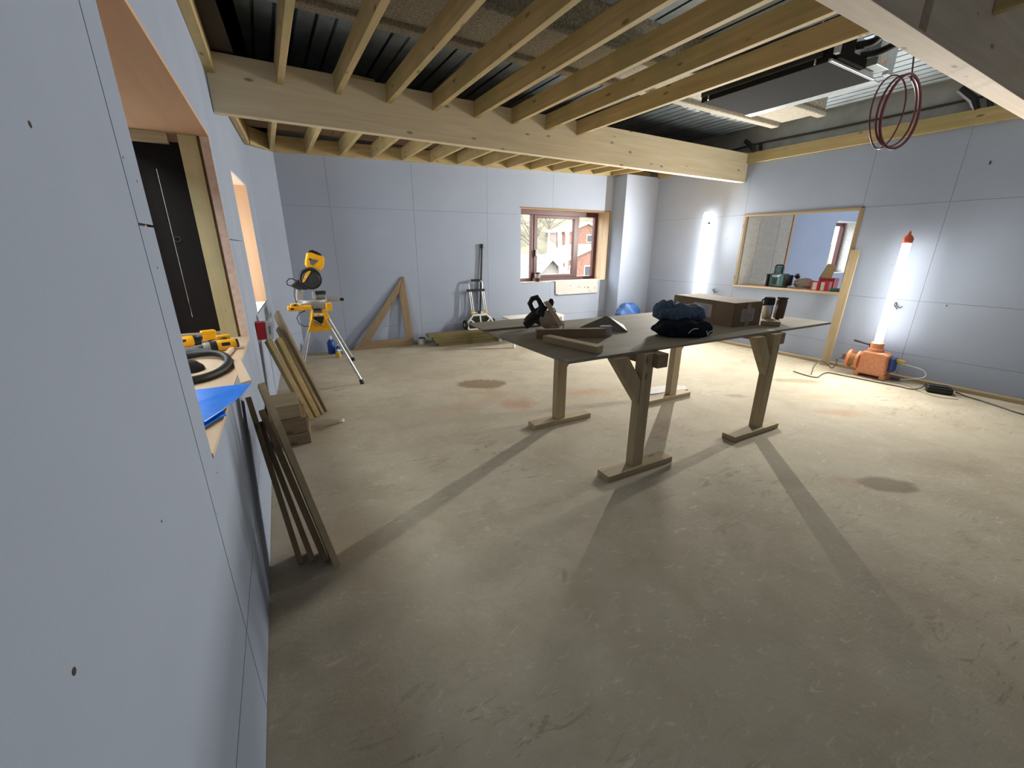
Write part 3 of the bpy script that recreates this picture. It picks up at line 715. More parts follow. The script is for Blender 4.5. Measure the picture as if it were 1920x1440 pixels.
make('lower_guard', G().sweep([cp(0.045, 0.026, -0.03), cp(0.07, 0.023, -0.03), cp(0.10, 0.026, -0.03), cp(0.125, 0.045, -0.03)], [0.018, 0.022, 0.02, 0.014], 10), M['castalu'], cs, smooth=True)
make('front_knob', G().lathe([(0.012, 0), (0.018, 0.012), (0.025, 0.04), (0.023, 0.062), (0.01, 0.075)], cp(0.045, 0.178, 0.0), (ax * 0.15 + V((0, 0, 0.98)))), M['black'], cs, smooth=True)
lp = [cp(0.058, 0.175), cp(0.082, 0.172), cp(0.092, 0.148), cp(0.088, 0.128), cp(0.075, 0.125)]
make('depth_lever', G().sweep(lp, 0.005, 8), M['black'], cs, smooth=True)
lp = [cp(0.115, 0.02, -0.05), cp(0.138, 0.07, -0.05), cp(0.152, 0.078, -0.05), cp(0.158, 0.03, -0.05), cp(0.15, 0.008, -0.05)]
make('rip_fence', G().sweep(lp, 0.006, 8), M['alu'], cs, smooth=True)

# ------------------------------------------------------------------ folded jacket
jk = thing('folded_jacket', 'navy and slate-blue jacket folded in a heap on the workbench', 'jacket', (2.80, 2.10, 0.901))
jr = V((0.864, -0.504, 0)); jf = V((0.504, 0.864, 0))
def blob(name, c, sx, sy, sz, mat, seed):
    g = G()
    def fn(p):
        return 1 + 0.07 * math.sin(p.x * 6 + seed) * math.cos(p.z * 5 + seed) + 0.05 * math.sin(p.y * 9 + p.x * 4 + seed * 2)
    res = bmesh.ops.create_icosphere(g.bm, subdivisions=4, radius=1.0)
    for v in res['verts']:
        p = v.co.copy(); k = fn(p)
        def se(q, e): return math.copysign(abs(q) ** e, q)
        q = V((se(p.x, 0.75), se(p.y, 0.75), se(p.z, 0.8))) * k
        w = V(c) + jr * (q.x * sx) + jf * (q.y * sy) + V((0, 0, q.z * sz))
        w.z += 0.012 * math.sin(q.x * 9 + seed) * max(0, q.z)
        if w.z < 0.9015: w.z = 0.9015
        v.co = w
    return make(name, g, mat, jk, smooth=True)
blob('lower_fold', (2.765, 2.085, 0.955), 0.215, 0.135, 0.066, M['navy'], 1.0)
blob('upper_fold', (2.845, 2.19, 1.055), 0.205, 0.125, 0.072, M['slate'], 2.3)
blob('sleeve', (2.745, 2.25, 1.085), 0.085, 0.085, 0.062, M['slate'], 4.0)
def jp(a, b, d=-0.145): return V((2.765, 2.085, 0.955)) + jr * a + V((0, 0, b)) + jf * d
make('white_stripe', G().sweep([jp(-0.01, -0.012), jp(0.012, 0.012), jp(0.03, 0.022), jp(0.06, 0.024)], 0.0035, 6), M['offwhite'], jk, smooth=True)
make('white_logo', G().sweep([jp(0.135, 0.002, -0.125), jp(0.145, -0.03, -0.125), jp(0.163, 0.0, -0.12)], 0.0045, 6).sweep([jp(0.163, -0.002, -0.12), jp(0.18, -0.004, -0.11), jp(0.195, 0.004, -0.10)], 0.004, 6), M['paperwhite'], jk, smooth=True)

# ------------------------------------------------------------------ cardboard box, flask, battery pack
bx = thing('cardboard_box', 'long brown cardboard box with taped paper labels on the workbench', 'box', (3.6, 2.45, 0.901))
bu = V((0.995, -0.10, 0)).normalized(); bv = V((0.17, 0.985, 0)).normalized()
bo = V((3.42, 2.09, 0.901))
def bp(a, b, z): return bo + bu * a + bv * b + V((0, 0, z))
make('carton', G().hexa([bp(0, 0, 0), bp(0.36, 0, 0), bp(0.36, 0.74, 0), bp(0, 0.74, 0), bp(0, 0, 0.20), bp(0.36, 0, 0.20), bp(0.36, 0.74, 0.20), bp(0, 0.74, 0.20)]), M['card'], bx, bevel=0.004)
make('top_flap', G().hexa([bp(0.005, 0.005, 0.201), bp(0.178, 0.005, 0.201), bp(0.178, 0.735, 0.201), bp(0.005, 0.735, 0.201), bp(0.005, 0.005, 0.205), bp(0.178, 0.005, 0.205), bp(0.178, 0.735, 0.205), bp(0.005, 0.735, 0.205)]), M['card'], bx)
make('top_flap', G().hexa([bp(0.182, 0.005, 0.201), bp(0.355, 0.005, 0.201), bp(0.355, 0.735, 0.201), bp(0.182, 0.735, 0.201), bp(0.182, 0.005, 0.205), bp(0.355, 0.005, 0.205), bp(0.355, 0.735, 0.205), bp(0.182, 0.735, 0.205)]), M['card'], bx)
lb = make('paper_label', G().hexa([bp(-0.002, 0.24, 0.05), bp(-0.001, 0.24, 0.05), bp(-0.001, 0.46, 0.05), bp(-0.002, 0.46, 0.05), bp(-0.002, 0.24, 0.165), bp(-0.001, 0.24, 0.165), bp(-0.001, 0.46, 0.165), bp(-0.002, 0.46, 0.165)]), M['lilac'], bx)
g = G()
for k in range(5):
    z = 0.065 + 0.018 * k
    g.hexa([bp(-0.0032, 0.28, z), bp(-0.0022, 0.28, z), bp(-0.0022, 0.42 - 0.02 * (k % 2), z), bp(-0.0032, 0.42 - 0.02 * (k % 2), z), bp(-0.0032, 0.28, z + 0.006), bp(-0.0022, 0.28, z + 0.006), bp(-0.0022, 0.42 - 0.02 * (k % 2), z + 0.006), bp(-0.0032, 0.42 - 0.02 * (k % 2), z + 0.006)])
make('print', g, M['ink'], lb)
lb = make('paper_label', G().hexa([bp(0.10, -0.002, 0.04), bp(0.26, -0.002, 0.04), bp(0.26, -0.001, 0.04), bp(0.10, -0.001, 0.04), bp(0.10, -0.002, 0.15), bp(0.26, -0.002, 0.15), bp(0.26, -0.001, 0.15), bp(0.10, -0.001, 0.15)]), M['lilac'], bx)
g = G()
for k in range(7):
    a = 0.115 + 0.019 * k
    g.hexa([bp(a, -0.0032, 0.05), bp(a + 0.008, -0.0032, 0.05), bp(a + 0.008, -0.0022, 0.05), bp(a, -0.0022, 0.05), bp(a, -0.0032, 0.14), bp(a + 0.008, -0.0032, 0.14), bp(a + 0.008, -0.0022, 0.14), bp(a, -0.0022, 0.14)])
make('print', g, M['ink'], lb)
make('tape_strip', G().hexa([bp(0.155, -0.0045, 0.0), bp(0.205, -0.0045, 0.0), bp(0.205, -0.0035, 0.0), bp(0.155, -0.0035, 0.0), bp(0.155, -0.0045, 0.2), bp(0.205, -0.0045, 0.2), bp(0.205, -0.0035, 0.2), bp(0.155, -0.0035, 0.2)]), M['tape'], bx)
tag(make('wood_block', G().obox((3.905, 2.035, 0.921), (0.28, 0.15, 0.040), (0, 0, 0.55)), M['pine_x'], bevel=0.003), 'short flat wooden block beside the cardboard box, two cylinders standing on it', 'block')
fl = thing('vacuum_flask', 'steel flask with black screw lid standing on the wooden block', 'flask', (3.93, 2.085, 0.942))
make('flask_body', G().lathe([(0.036, 0), (0.04, 0.006), (0.04, 0.115), (0.038, 0.122)], (3.93, 2.085, 0.942)), M['alu'], fl, smooth=True)
make('lid', G().lathe([(0.044, 0.122), (0.046, 0.128), (0.046, 0.182), (0.042, 0.19)], (3.93, 2.085, 0.942)), M['black'], fl, smooth=True)
make('lid_handle', G().sweep([V((3.93, 2.085, 0.942)) + V(q) for q in ((-0.04, 0.018, 0.18), (-0.062, 0.03, 0.165), (-0.062, 0.03, 0.125), (-0.04, 0.018, 0.12))], 0.007, 8), M['black'], fl, smooth=True)
tk = thing('brown_tin', 'upright brown rounded tin standing on the wooden block beside the flask', 'tin', (4.0, 2.015, 0.942))
make('tin_body', G().obox((4.0, 2.015, 1.03), (0.075, 0.062, 0.175), (0, 0.05, -0.5)), plain('brown_tin_paint', (92, 62, 48), 0.45), tk, bevel=0.014)
make('tin_lid', G().obox((4.005, 2.013, 1.125), (0.07, 0.058, 0.016), (0, 0.05, -0.5)), M['black'], tk, bevel=0.004)

# ------------------------------------------------------------------ mitre saw on its stand
ms = thing('saw_stand', 'folding saw stand with yellow brackets and silver splayed legs by the back left corner', 'stand', (0.48, 5.5, 0))
YN, YFAR = 5.08, 5.95
make('bracket', G().prism([(0.372, 0.816), (0.376, 0.855), (0.505, 0.85), (0.499, 0.816), (0.568, 0.647), (0.31, 0.647)], (0, YN - 0.03, 0), (1, 0, 0), (0, 0, 1), (0, 0.06, 0)), M['yellow'], ms, bevel=0.006)
make('bracket', G().prism([(0.45, 0.80), (0.45, 0.845), (0.60, 0.845), (0.60, 0.80), (0.66, 0.647), (0.40, 0.647)], (0, YFAR - 0.03, 0), (1, 0, 0), (0, 0, 1), (0, 0.06, 0)), M['yellow'], ms, bevel=0.006)
make('beam', G().bar((0.435, YN - 0.02, 0.835), (0.53, YFAR + 0.02, 0.835), 0.09, 0.045), M['darkgrey'], ms, bevel=0.004)
make('black_yoke', G().prism([(0.375, 0.815), (0.497, 0.815), (0.475, 0.745), (0.455, 0.73), (0.42, 0.745)], (0, YN - 0.036, 0), (1, 0, 0), (0, 0, 1), (0, 0.005, 0)), M['black'], ms)
make('white_plate', G().box(0.395, 0.434, YN - 0.036, YN - 0.031, 0.826, 0.846).box(0.448, 0.488, YN - 0.036, YN - 0.031, 0.826, 0.846), M['white'], ms)
make('lever', G().sweep([(0.392, YN - 0.04, 0.768), (0.42, YN - 0.055, 0.745), (0.462, YN - 0.055, 0.715)], [0.016, 0.011, 0.009], 10), M['dull_x'], ms, smooth=True)
for p0, p1, side in (((0.325, YN, 0.66), (0.125, 4.97, 0.02), -1), ((0.552, YN, 0.66), (0.80, 4.92, 0.02), 1), ((0.43, YFAR, 0.66), (0.21, 6.12, 0.02), -1), ((0.63, YFAR, 0.66), (0.905, 6.09, 0.02), 1)):
    L = make('leg', G().cyl(p0, V(p0).lerp(V(p1), 0.965), 0.017, 0.017, 12), M['alu'], ms, smooth=True)
    d = (V(p1) - V(p0)).normalized()
    make('rubber_foot', G().cyl(V(p1) - d * 0.04, V((p1[0], p1[1], 0.0006)), 0.022, 0.024, 12), M['blackrub'], L, smooth=True)
sw = thing('mitre_saw', 'yellow and black mitre saw clamped on the folding stand', 'saw', (0.47, 5.5, 0.86))
YS = 5.47
make('base', G().prism([(0.262, 0.898), (0.30, 0.93), (0.36, 0.945), (0.56, 0.935), (0.575, 0.90), (0.555, 0.864), (0.275, 0.864)], (0, YS - 0.16, 0), (1, 0, 0), (0, 0, 1), (0, 0.34, 0)), M['castalu'], sw, bevel=0.008)
make('turntable', G().lathe([(0.15, 0.936), (0.155, 0.942), (0.155, 0.955), (0.15, 0.96)], (0.44, YS, 0.0), (0, 0, 1), 28), M['alu'], sw, smooth=True)
make('fence', G().box(0.445, 0.592, YS + 0.02, YS + 0.05, 0.96, 1.055).box(0.445, 0.475, YS - 0.01, YS + 0.02, 0.96, 1.06), M['castalu'], sw, bevel=0.006)
make('fence_cap', G().box(0.46, 0.595, YS + 0.005, YS + 0.06, 1.012, 1.052), M['darkgrey'], sw, bevel=0.006)
make('mounting_bracket', G().box(0.155, 0.40, YS - 0.20, YS - 0.13, 0.862, 0.915).box(0.19, 0.275, YS - 0.195, YS - 0.135, 0.915, 0.942), M['yellow'], sw, bevel=0.008)
for xq, zq in ((0.20, 0.888), (0.235, 0.93)): make('bracket_knob', G().obox((xq, YS - 0.204, zq), (0.033, 0.012, 0.02)), M['blackrub'], sw, bevel=0.003)
make('mounting_bracket', G().box(0.555, 0.62, YS - 0.19, YS - 0.10, 0.835, 0.925), M['yellow'], sw, bevel=0.008)
make('side_extension', G().prism([(0.58, 0.985), (0.735, 0.978), (0.735, 0.925), (0.66, 0.925), (0.58, 0.94)], (0, YS - 0.03, 0), (1, 0, 0), (0, 0, 1), (0, 0.05, 0)), M['castalu'], sw, bevel=0.004)
make('extension_knob', G().cyl((0.735, YS, 0.945), (0.785, YS, 0.942), 0.016, 0.018, 12), M['blackrub'], sw, smooth=True)
make('pivot_arm', G().prism([(0.268, 0.95), (0.345, 0.95), (0.355, 1.02), (0.345, 1.085), (0.32, 1.11), (0.295, 1.10), (0.28, 1.05)], (0, YS + 0.03, 0), (1, 0, 0), (0, 0, 1), (0, 0.06, 0)), M['castalu'], sw, bevel=0.008)
make('pivot_bolt', G().cyl((0.315, YS + 0.02, 1.085), (0.315, YS + 0.10, 1.085), 0.014, 0.014, 12), M['steel'], sw)
make('head_arm', G().prism([(0.225, 1.125), (0.30, 1.08), (0.40, 1.075), (0.45, 1.11), (0.38, 1.18), (0.30, 1.19), (0.27, 1.16)], (0, YS - 0.02, 0), (1, 0, 0), (0, 0, 1), (0, 0.07, 0)), M['darkgrey'], sw, bevel=0.01)
bg_ = make('blade_guard', G().cyl((0.448, YS - 0.05, 1.20), (0.448, YS + 0.02, 1.20), 0.120, 0.126, 40), M['black'], sw, smooth=True, bevel=0.006)
make('guard_disc', G().cyl((0.452, YS - 0.056, 1.195), (0.452, YS - 0.049, 1.195), 0.092, 0.098, 36).cyl((0.49, YS - 0.062, 1.20), (0.49, YS - 0.055, 1.20), 0.046, 0.06, 28), M['darkgrey'], bg_, smooth=True)
wl_ = make('warning_label', G().prism([(0.352, 1.165), (0.368, 1.205), (0.40, 1.265), (0.44, 1.292), (0.462, 1.288), (0.42, 1.228), (0.375, 1.17)], (0, YS - 0.0645, 0), (1, 0, 0), (0, 0, 1), (0, 0.007, 0)), M['yellow'], bg_)
make('label_print', G().prism([(0.383, 1.222), (0.402, 1.208), (0.42, 1.236), (0.402, 1.25)], (0, YS - 0.0665, 0), (1, 0, 0), (0, 0, 1), (0, 0.0015, 0)), M['paperwhite'], bg_)
make('motor_handle', G().prism([(0.425, 1.405), (0.452, 1.49), (0.50, 1.492), (0.575, 1.462), (0.625, 1.452), (0.632, 1.42), (0.61, 1.325), (0.565, 1.282), (0.50, 1.325), (0.44, 1.325), (0.415, 1.35)], (0, YS + 0.0, 0), (1, 0, 0), (0, 0, 1), (0, 0.09, 0)), M['yellow'], sw, bevel=0.014)
make('handle_opening', G().prism([(0.468, 1.40), (0.478, 1.418), (0.545, 1.412), (0.557, 1.395), (0.53, 1.378), (0.492, 1.345), (0.468, 1.365)], (0, YS - 0.003, 0), (1, 0, 0), (0, 0, 1), (0, 0.006, 0)), M['slatecard'], sw)
make('handle_grip', G().sweep([(0.475, YS + 0.045, 1.496), (0.51, YS + 0.045, 1.503), (0.56, YS + 0.045, 1.485), (0.605, YS + 0.045, 1.458)], [0.012, 0.02, 0.018, 0.012], 10), M['black'], sw, smooth=True)
make('trigger', G().obox((0.475, YS - 0.006, 1.418), (0.022, 0.012, 0.02)), M['black'], sw)
lp = [(0.30, YS, 1.175), (0.262, YS, 1.205), (0.225, YS, 1.205), (0.196, YS, 1.175), (0.20, YS, 1.14), (0.235, YS, 1.125)]
make('carry_loop', G().sweep(lp, 0.006, 8), M['black'], sw, smooth=True)
pc = [(0.27, YS + 0.06, 1.12), (0.255, YS + 0.06, 1.02), (0.262, YS + 0.05, 0.93), (0.30, YS - 0.05, 0.85), (0.33, YS - 0.12, 0.845), (0.27, YS - 0.17, 0.835), (0.232, YS - 0.17, 0.78), (0.25, YS - 0.17, 0.71), (0.30, YS - 0.17, 0.675), (0.36, YS - 0.16, 0.675), (0.42, YS - 0.10, 0.70)]
make('power_cord', G().sweep(pc, 0.0045, 7), M['blackrub'], sw, smooth=True)

# bottles behind the stand
b1 = thing('spray_bottle', 'blue plastic bottle with pale neck on the floor behind the saw stand', 'bottle', (0.70, 6.70, 0))
make('bottle_body', G().lathe([(0.05, 0.0008), (0.055, 0.01), (0.055, 0.17), (0.03, 0.21), (0.02, 0.22)], (0.70, 6.70, 0)), M['bluebottle'], b1, smooth=True)
make('cap', G().lathe([(0.022, 0.22), (0.022, 0.26), (0.014, 0.275)], (0.70, 6.70, 0)), M['offwhite'], b1, smooth=True)
b1 = thing('small_blue_bottle', 'short blue bottle with white band beside the taller blue one', 'bottle', (0.79, 6.60, 0))
make('bottle_body', G().lathe([(0.04, 0.0008), (0.045, 0.01), (0.045, 0.10), (0.02, 0.13)], (0.79, 6.60, 0)), M['bluebottle'], b1, smooth=True)
make('band', G().lathe([(0.0456, 0.05), (0.0462, 0.051), (0.0462, 0.075), (0.0456, 0.076)], (0.79, 6.60, 0)), M['offwhite'], b1, smooth=True)
make('cap', G().lathe([(0.02, 0.13), (0.02, 0.15)], (0.79, 6.60, 0)), M['white'], b1, smooth=True)
b1 = thing('glue_bottle', 'tiny amber bottle with white cap in front of the blue bottles', 'bottle', (0.755, 6.40, 0))
make('bottle_body', G().lathe([(0.03, 0.0008), (0.033, 0.008), (0.033, 0.07), (0.018, 0.085)], (0.755, 6.40, 0)), M['amber'], b1, smooth=True)
make('cap', G().lathe([(0.017, 0.085), (0.017, 0.115), (0.01, 0.122)], (0.755, 6.40, 0)), M['white'], b1, smooth=True)

# ------------------------------------------------------------------ leaning triangle frame
tr = thing('triangle_frame', 'large brown plywood right-angled triangle frame leaning on the back wall', 'frame', (1.5, 6.68, 0))
ou = V((0.996, -0.090, 0)); ov = V((0.006, 0.07, 0.997))
o3 = V((0.99, 6.715, 0.0008))
tn = ou.cross(ov).normalized() * 0.02
make('base_strip', G().prism([(0.0, 0.0), (0.985, 0.0), (0.985, 0.13), (0.145, 0.13)], o3, ou, ov, -tn), M['dull_x'], tr, bevel=0.002)
make('upright_strip', G().prism([(0.985, 0.131), (0.915, 1.105), (0.905, 1.115), (0.815, 0.86), (0.862, 0.131)], o3, ou, ov, -tn), M['dull_z'], tr, bevel=0.002)
make('sloping_strip', G().prism([(0.146, 0.131), (0.30, 0.131), (0.812, 0.862), (0.9, 1.112), (0.88, 1.11)], o3, ou, ov, -tn), M['dull_z'], tr, bevel=0.002)
tin = thing('paint_tin', 'small silver paint tin on the floor by the back wall', 'tin', (2.10, 6.60, 0))
make('tin_body', G().lathe([(0.062, 0.0008), (0.062, 0.105)], (2.10, 6.60, 0)), M['galv'], tin, smooth=True)
make('tin_lid', G().lathe([(0.066, 0.105), (0.066, 0.114), (0.055, 0.114), (0.054, 0.110)], (2.10, 6.60, 0)), M['alu'], tin, smooth=True)
make('tin_label', G().lathe([(0.0626, 0.02), (0.0632, 0.021), (0.0632, 0.088), (0.0626, 0.089)], (2.10, 6.60, 0)), M['offwhite'], tin, smooth=True)

# ------------------------------------------------------------------ timber stack along the back wall
lab = ['undermost', 'second from the bottom', 'third from the bottom', 'topmost']
zz = 0.0008
for k in range(4):
    xa = 2.29 - 0.05 * k + (0.03 if k == 2 else 0); xb = 3.47 - 0.04 * k
    for q, yo in enumerate((0.0, -0.115)):
        y = 6.54 - 0.0905 * 0 + yo - (0.06 if q == 0 else 0.06) + 0.08 * k * (1 if q == 0 else 0.75)
        y = 6.50 + 0.02 * k - 0.112 * (1 - q) - 0.03
        p0 = (xa + 0.02 * q, y, zz + 0.024); p1 = (xb + 0.02 * q, y - 0.105, zz + 0.024)
        tag(make('stacked_timber', G().bar(p0, p1, 0.108, 0.046), M['stack_x'], bevel=0.003), 'green-brown timber, %s in the %s pile along the back wall' % (lab[k], 'front' if q == 0 else 'rear'), 'timber', 'timbers stacked along the back wall')
    zz += 0.0475

# ------------------------------------------------------------------ hand truck on the stack, pole behind it
ZS = zz + 0.0003
ht = thing('hand_truck', 'folded white and silver hand truck standing on the timber stack against the back wall', 'trolley', (3.12, 6.49, ZS))
def hp_(x, z, d=0.0): return (x, 6.53 - 0.0905 * (x - 3.1) - 0.035 + d + (z - ZS) * 0.075, z)
fp = [(2.90, ZS + 0.004), (2.885, ZS + 0.12), (2.93, 0.36), (3.0, 0.44), (3.24, 0.44), (3.32, 0.37), (3.375, 0.28), (3.38, ZS + 0.004)]
make('toe_frame', G().sweep([hp_(x, z, -0.04) for x, z in fp], 0.017, 10), M['white'], ht, smooth=True)
make('toe_strut', G().bar(hp_(3.125, 0.44, -0.04), hp_(3.14, 0.22, -0.04), 0.022, 0.02, (0, 1, 0)).bar(hp_(2.95, 0.36, -0.04), hp_(3.11, 0.235, -0.04), 0.022, 0.02, (0, 1, 0)).bar(hp_(3.31, 0.36, -0.04), hp_(3.17, 0.235, -0.04), 0.022, 0.02, (0, 1, 0)), M['white'], ht, bevel=0.003)
make('toe_lip', G().obox(hp_(3.14, ZS + 0.010, -0.052), (0.48, 0.045, 0.018), (0, 0, -0.09)), M['white'], ht, bevel=0.004)
for x in (2.875, 3.385):
    w = make('wheel', G().cyl((x - 0.018, hp_(x, 0)[1] + 0.035, ZS + 0.083), (x + 0.018, hp_(x, 0)[1] + 0.035, ZS + 0.083), 0.082, 0.082, 24), M['blackrub'], ht, smooth=True)
    make('hub', G().cyl((x - 0.021, hp_(x, 0)[1] + 0.035, ZS + 0.083), (x + 0.021, hp_(x, 0)[1] + 0.035, ZS + 0.083), 0.03, 0.03, 16), M['offwhite'], w, smooth=True)
make('back_panel', G().hexa([hp_(2.93, 0.22, -0.01), hp_(3.33, 0.22, -0.01), hp_(3.33, 0.22, 0.0), hp_(2.93, 0.22, 0.0), hp_(2.97, 0.41, -0.01), hp_(3.29, 0.41, -0.01), hp_(3.29, 0.41, 0.0), hp_(2.97, 0.41, 0.0)]), M['darkgrey'], ht)
for xa, xb in ((3.0, 2.965), (3.035, 2.995), (3.235, 3.195), (3.27, 3.225)):
    make('upright', G().cyl(hp_(xa, 0.47), hp_(xb, 0.865), 0.010, 0.010, 10), M['alu'], ht, smooth=True)
hd = [hp_(2.975, 0.87), hp_(2.965, 0.96), hp_(2.985, 1.0), hp_(3.03, 1.02), hp_(3.16, 1.02), hp_(3.20, 1.0), hp_(3.215, 0.96), hp_(3.21, 0.87)]
h_ = make('handle', G().sweep(hd, 0.011, 10), M['alu'], ht, smooth=True)
make('grip', G().cyl(hp_(3.015, 1.02), hp_(3.175, 1.02), 0.019, 0.019, 12), M['blackrub'], h_, smooth=True)
make('crossbar', G().obox(hp_(3.09, 0.855), (0.33, 0.035, 0.042), (0, 0, -0.09)), M['black'], ht, bevel=0.006)
make('hinge_bar', G().obox(hp_(3.13, 0.475), (0.33, 0.03, 0.026), (0, 0, -0.09)), M['offwhite'], ht, bevel=0.004)
for xq in (3.0, 3.255): make('hinge_block', G().obox(hp_(xq, 0.478, -0.006), (0.047, 0.045, 0.042), (0, 0, -0.09)), M['amber'], ht, bevel=0.005)
make('latch', G().obox(hp_(3.125, 0.48, -0.01), (0.05, 0.045, 0.04), (0, 0, -0.09)), M['black'], ht, bevel=0.005)
for a, b in ((3.05, 3.085), (3.10, 3.12), (3.13, 3.11), (3.17, 3.14), (3.18, 3.19)):
    make('cord', G().sweep([hp_(a, 0.83), hp_((a + b) / 2 + 0.008, 0.66, 0.01), hp_(b, 0.48)], 0.0035, 6), M['blackrub'], ht, smooth=True)
pl = thing('black_pole', 'slim black pole leaning on the back wall behind the hand truck', 'pole', (3.19, 6.58, ZS))
p0, p1 = V((3.165, 6.575, ZS)), V((3.243, 6.582, 1.54))
make('shaft', G().cyl(p0, p1, 0.016, 0.016, 12), M['black'], pl, smooth=True)
make('grip', G().cyl(p1, p1 + (p1 - p0).normalized() * 0.07, 0.023, 0.021, 12), M['blackrub'], pl, smooth=True)

# ------------------------------------------------------------------ hop-up platform
hu = thing('hop_up', 'low white folding work platform on white legs behind the workbench', 'platform', (3.75, 6.0, 0))
make('platform_top', G().hexa([(3.30, 5.72, 0.42), (4.35, 5.66, 0.42), (4.39, 6.02, 0.42), (3.34, 6.08, 0.42), (3.30, 5.72, 0.455), (4.35, 5.66, 0.455), (4.39, 6.02, 0.455), (3.34, 6.08, 0.455)]), M['offwhite'], hu, bevel=0.006)
for x, y, dx, dy in ((3.36, 5.74, -0.05, -0.13), (4.30, 5.68, 0.05, -0.13), (3.40, 6.06, -0.05, 0.10), (4.33, 6.0, 0.05, 0.10)):
    make('leg', G().bar((x, y, 0.42), (x + dx, y + dy, 0.0006), 0.05, 0.03, (1, 0, 0)), M['white'], hu, bevel=0.003)

# blue bag in the far corner, white sheet under the bench
tag(make('blue_bag', G().ball((6.05, 5.86, 0.27), 0.27, 3, (1.0, 0.62, 1.0), lambda p: 1 + 0.10 * math.sin(p.x * 7 + p.z * 5) + 0.06 * math.sin(p.y * 11)), M['bluebag'], smooth=True), 'dull blue plastic bag on the floor in the far right corner', 'bag')
tag(make('white_sheet', G().plate([(3.48, 2.93, 0.0006), (4.0, 2.83, 0.0006), (4.07, 2.93, 0.0006), (3.93, 3.06, 0.0006), (3.55, 3.10, 0.0006)], (0, 0, 0.012)), M['paperwhite'], bevel=0.003), 'bright white board offcut flat on the floor behind a rear bench foot', 'board')

# ------------------------------------------------------------------ lamps
def lamp_tube(parent, x, y, z0, z1, r, top, arc, aim=0.0):
    """room side glows, upper length boosted for an evener floor; wall side dimmed to spare the wall"""
    zm = z0 + (z1 - z0) * 0.55
    A0, A1 = math.pi + aim - arc, math.pi + aim + arc
    for nm, a0, a1, mat, za, zb in (('tube', A0, A1, M['tubelow'], z0, zm), ('tube', A0, A1, top, zm, z1 - r), ('dimmed_side', A1 - 2 * math.pi, A0, M['tubeback'], z0, z1 - r)):
        g = G(); n = 14
        rows = [(za, r), (zb, r)]
        vs = [[g.bm.verts.new((x + q * math.cos(a0 + (a1 - a0) * i / n), y + q * math.sin(a0 + (a1 - a0) * i / n), z)) for i in range(n + 1)] for z, q in rows]
        for k in range(len(rows) - 1):
            for i in range(n): g.bm.faces.new((vs[k][i], vs[k][i + 1], vs[k + 1][i + 1], vs[k + 1][i]))
        make(nm, g, mat, parent, smooth=True)
    make('tube_end', G().lathe([(r, z1 - r), (r * 0.9, z1 - r * 0.5), (r * 0.5, z1)], (x, y, 0)), M['tubeback'], parent, smooth=True)
# right lamp on its orange base
l2 = thing('site_lamp', 'bright upright tube lamp on an orange base, the right-hand one by the leaning plank', 'lamp', (6.50, 2.05, 0))
LX, LY = 6.50, 2.04
lamp_tube(l2, LX, LY, 0.43, 1.66, 0.040, M['tube'], 0.8)
make('tip_cap', G().lathe([(0.044, 1.612), (0.048, 1.63), (0.05, 1.66), (0.036, 1.69), (0.018, 1.705), (0.012, 1.735), (0.004, 1.75)], (LX, LY, 0)), M['orangecap'], l2, smooth=True)
make('socket', G().lathe([(0.082, 0.315), (0.082, 0.36), (0.068, 0.37), (0.068, 0.43), (0.055, 0.44)], (LX, LY, 0)), M['orange'], l2, smooth=True)
g = G().prism([(-0.15, 0.035), (0.13, 0.035), (0.15, 0.07), (0.13, 0.30), (0.08, 0.325), (-0.12, 0.325), (-0.15, 0.28)], (LX - 0.10, LY - 0.03, 0), (0, -1, 0), (0, 0, 1), (0.19, 0, 0))
make('base_body', g, M['orange'], l2, bevel=0.02)
for ya in (LY - 0.19, LY + 0.08): make('base_foot', G().box(LX - 0.10, LX + 0.09, ya, ya + 0.06, 0.0006, 0.06), M['orange'], l2, bevel=0.01)
make('cable_drum', G().lathe([(0.115, 0.0), (0.12, 0.008), (0.12, 0.028), (0.07, 0.03), (0.07, 0.10), (0.115, 0.102), (0.12, 0.11), (0.12, 0.125)], (LX - 0.02, LY + 0.12, 0.185), (0, 1, 0), 28), M['orange'], l2, smooth=True)
co = []
for i in range(110):
    a = i * 0.42; co.append((LX - 0.02 + 0.078 * math.cos(a), LY + 0.155 + 0.06 * (0.5 + 0.5 * math.sin(i * 0.06)), 0.185 + 0.078 * math.sin(a)))
make('wound_cord', G().sweep(co, 0.007, 6), plain('tan_cord', (178, 140, 88), 0.7), l2, smooth=True)
make('plug', G().obox((LX - 0.05, LY + 0.275, 0.20), (0.075, 0.055, 0.07)).cyl((LX - 0.05, LY + 0.30, 0.19), (LX - 0.03, LY + 0.35, 0.16), 0.014, 0.009, 10), plain('brown_plug', (104, 84, 62), 0.5), l2, bevel=0.006)
make('handle', G().sweep([(LX - 0.02, LY + 0.06, 0.35), (LX - 0.02, LY + 0.07, 0.40), (LX - 0.02, LY + 0.24, 0.425)], [0.012, 0.012, 0.013], 10), M['darkgrey'], l2, smooth=True)
make('socket_box', G().obox((LX + 0.03, LY - 0.195, 0.19), (0.13, 0.045, 0.17)), M['bluebottle'], l2, bevel=0.006)
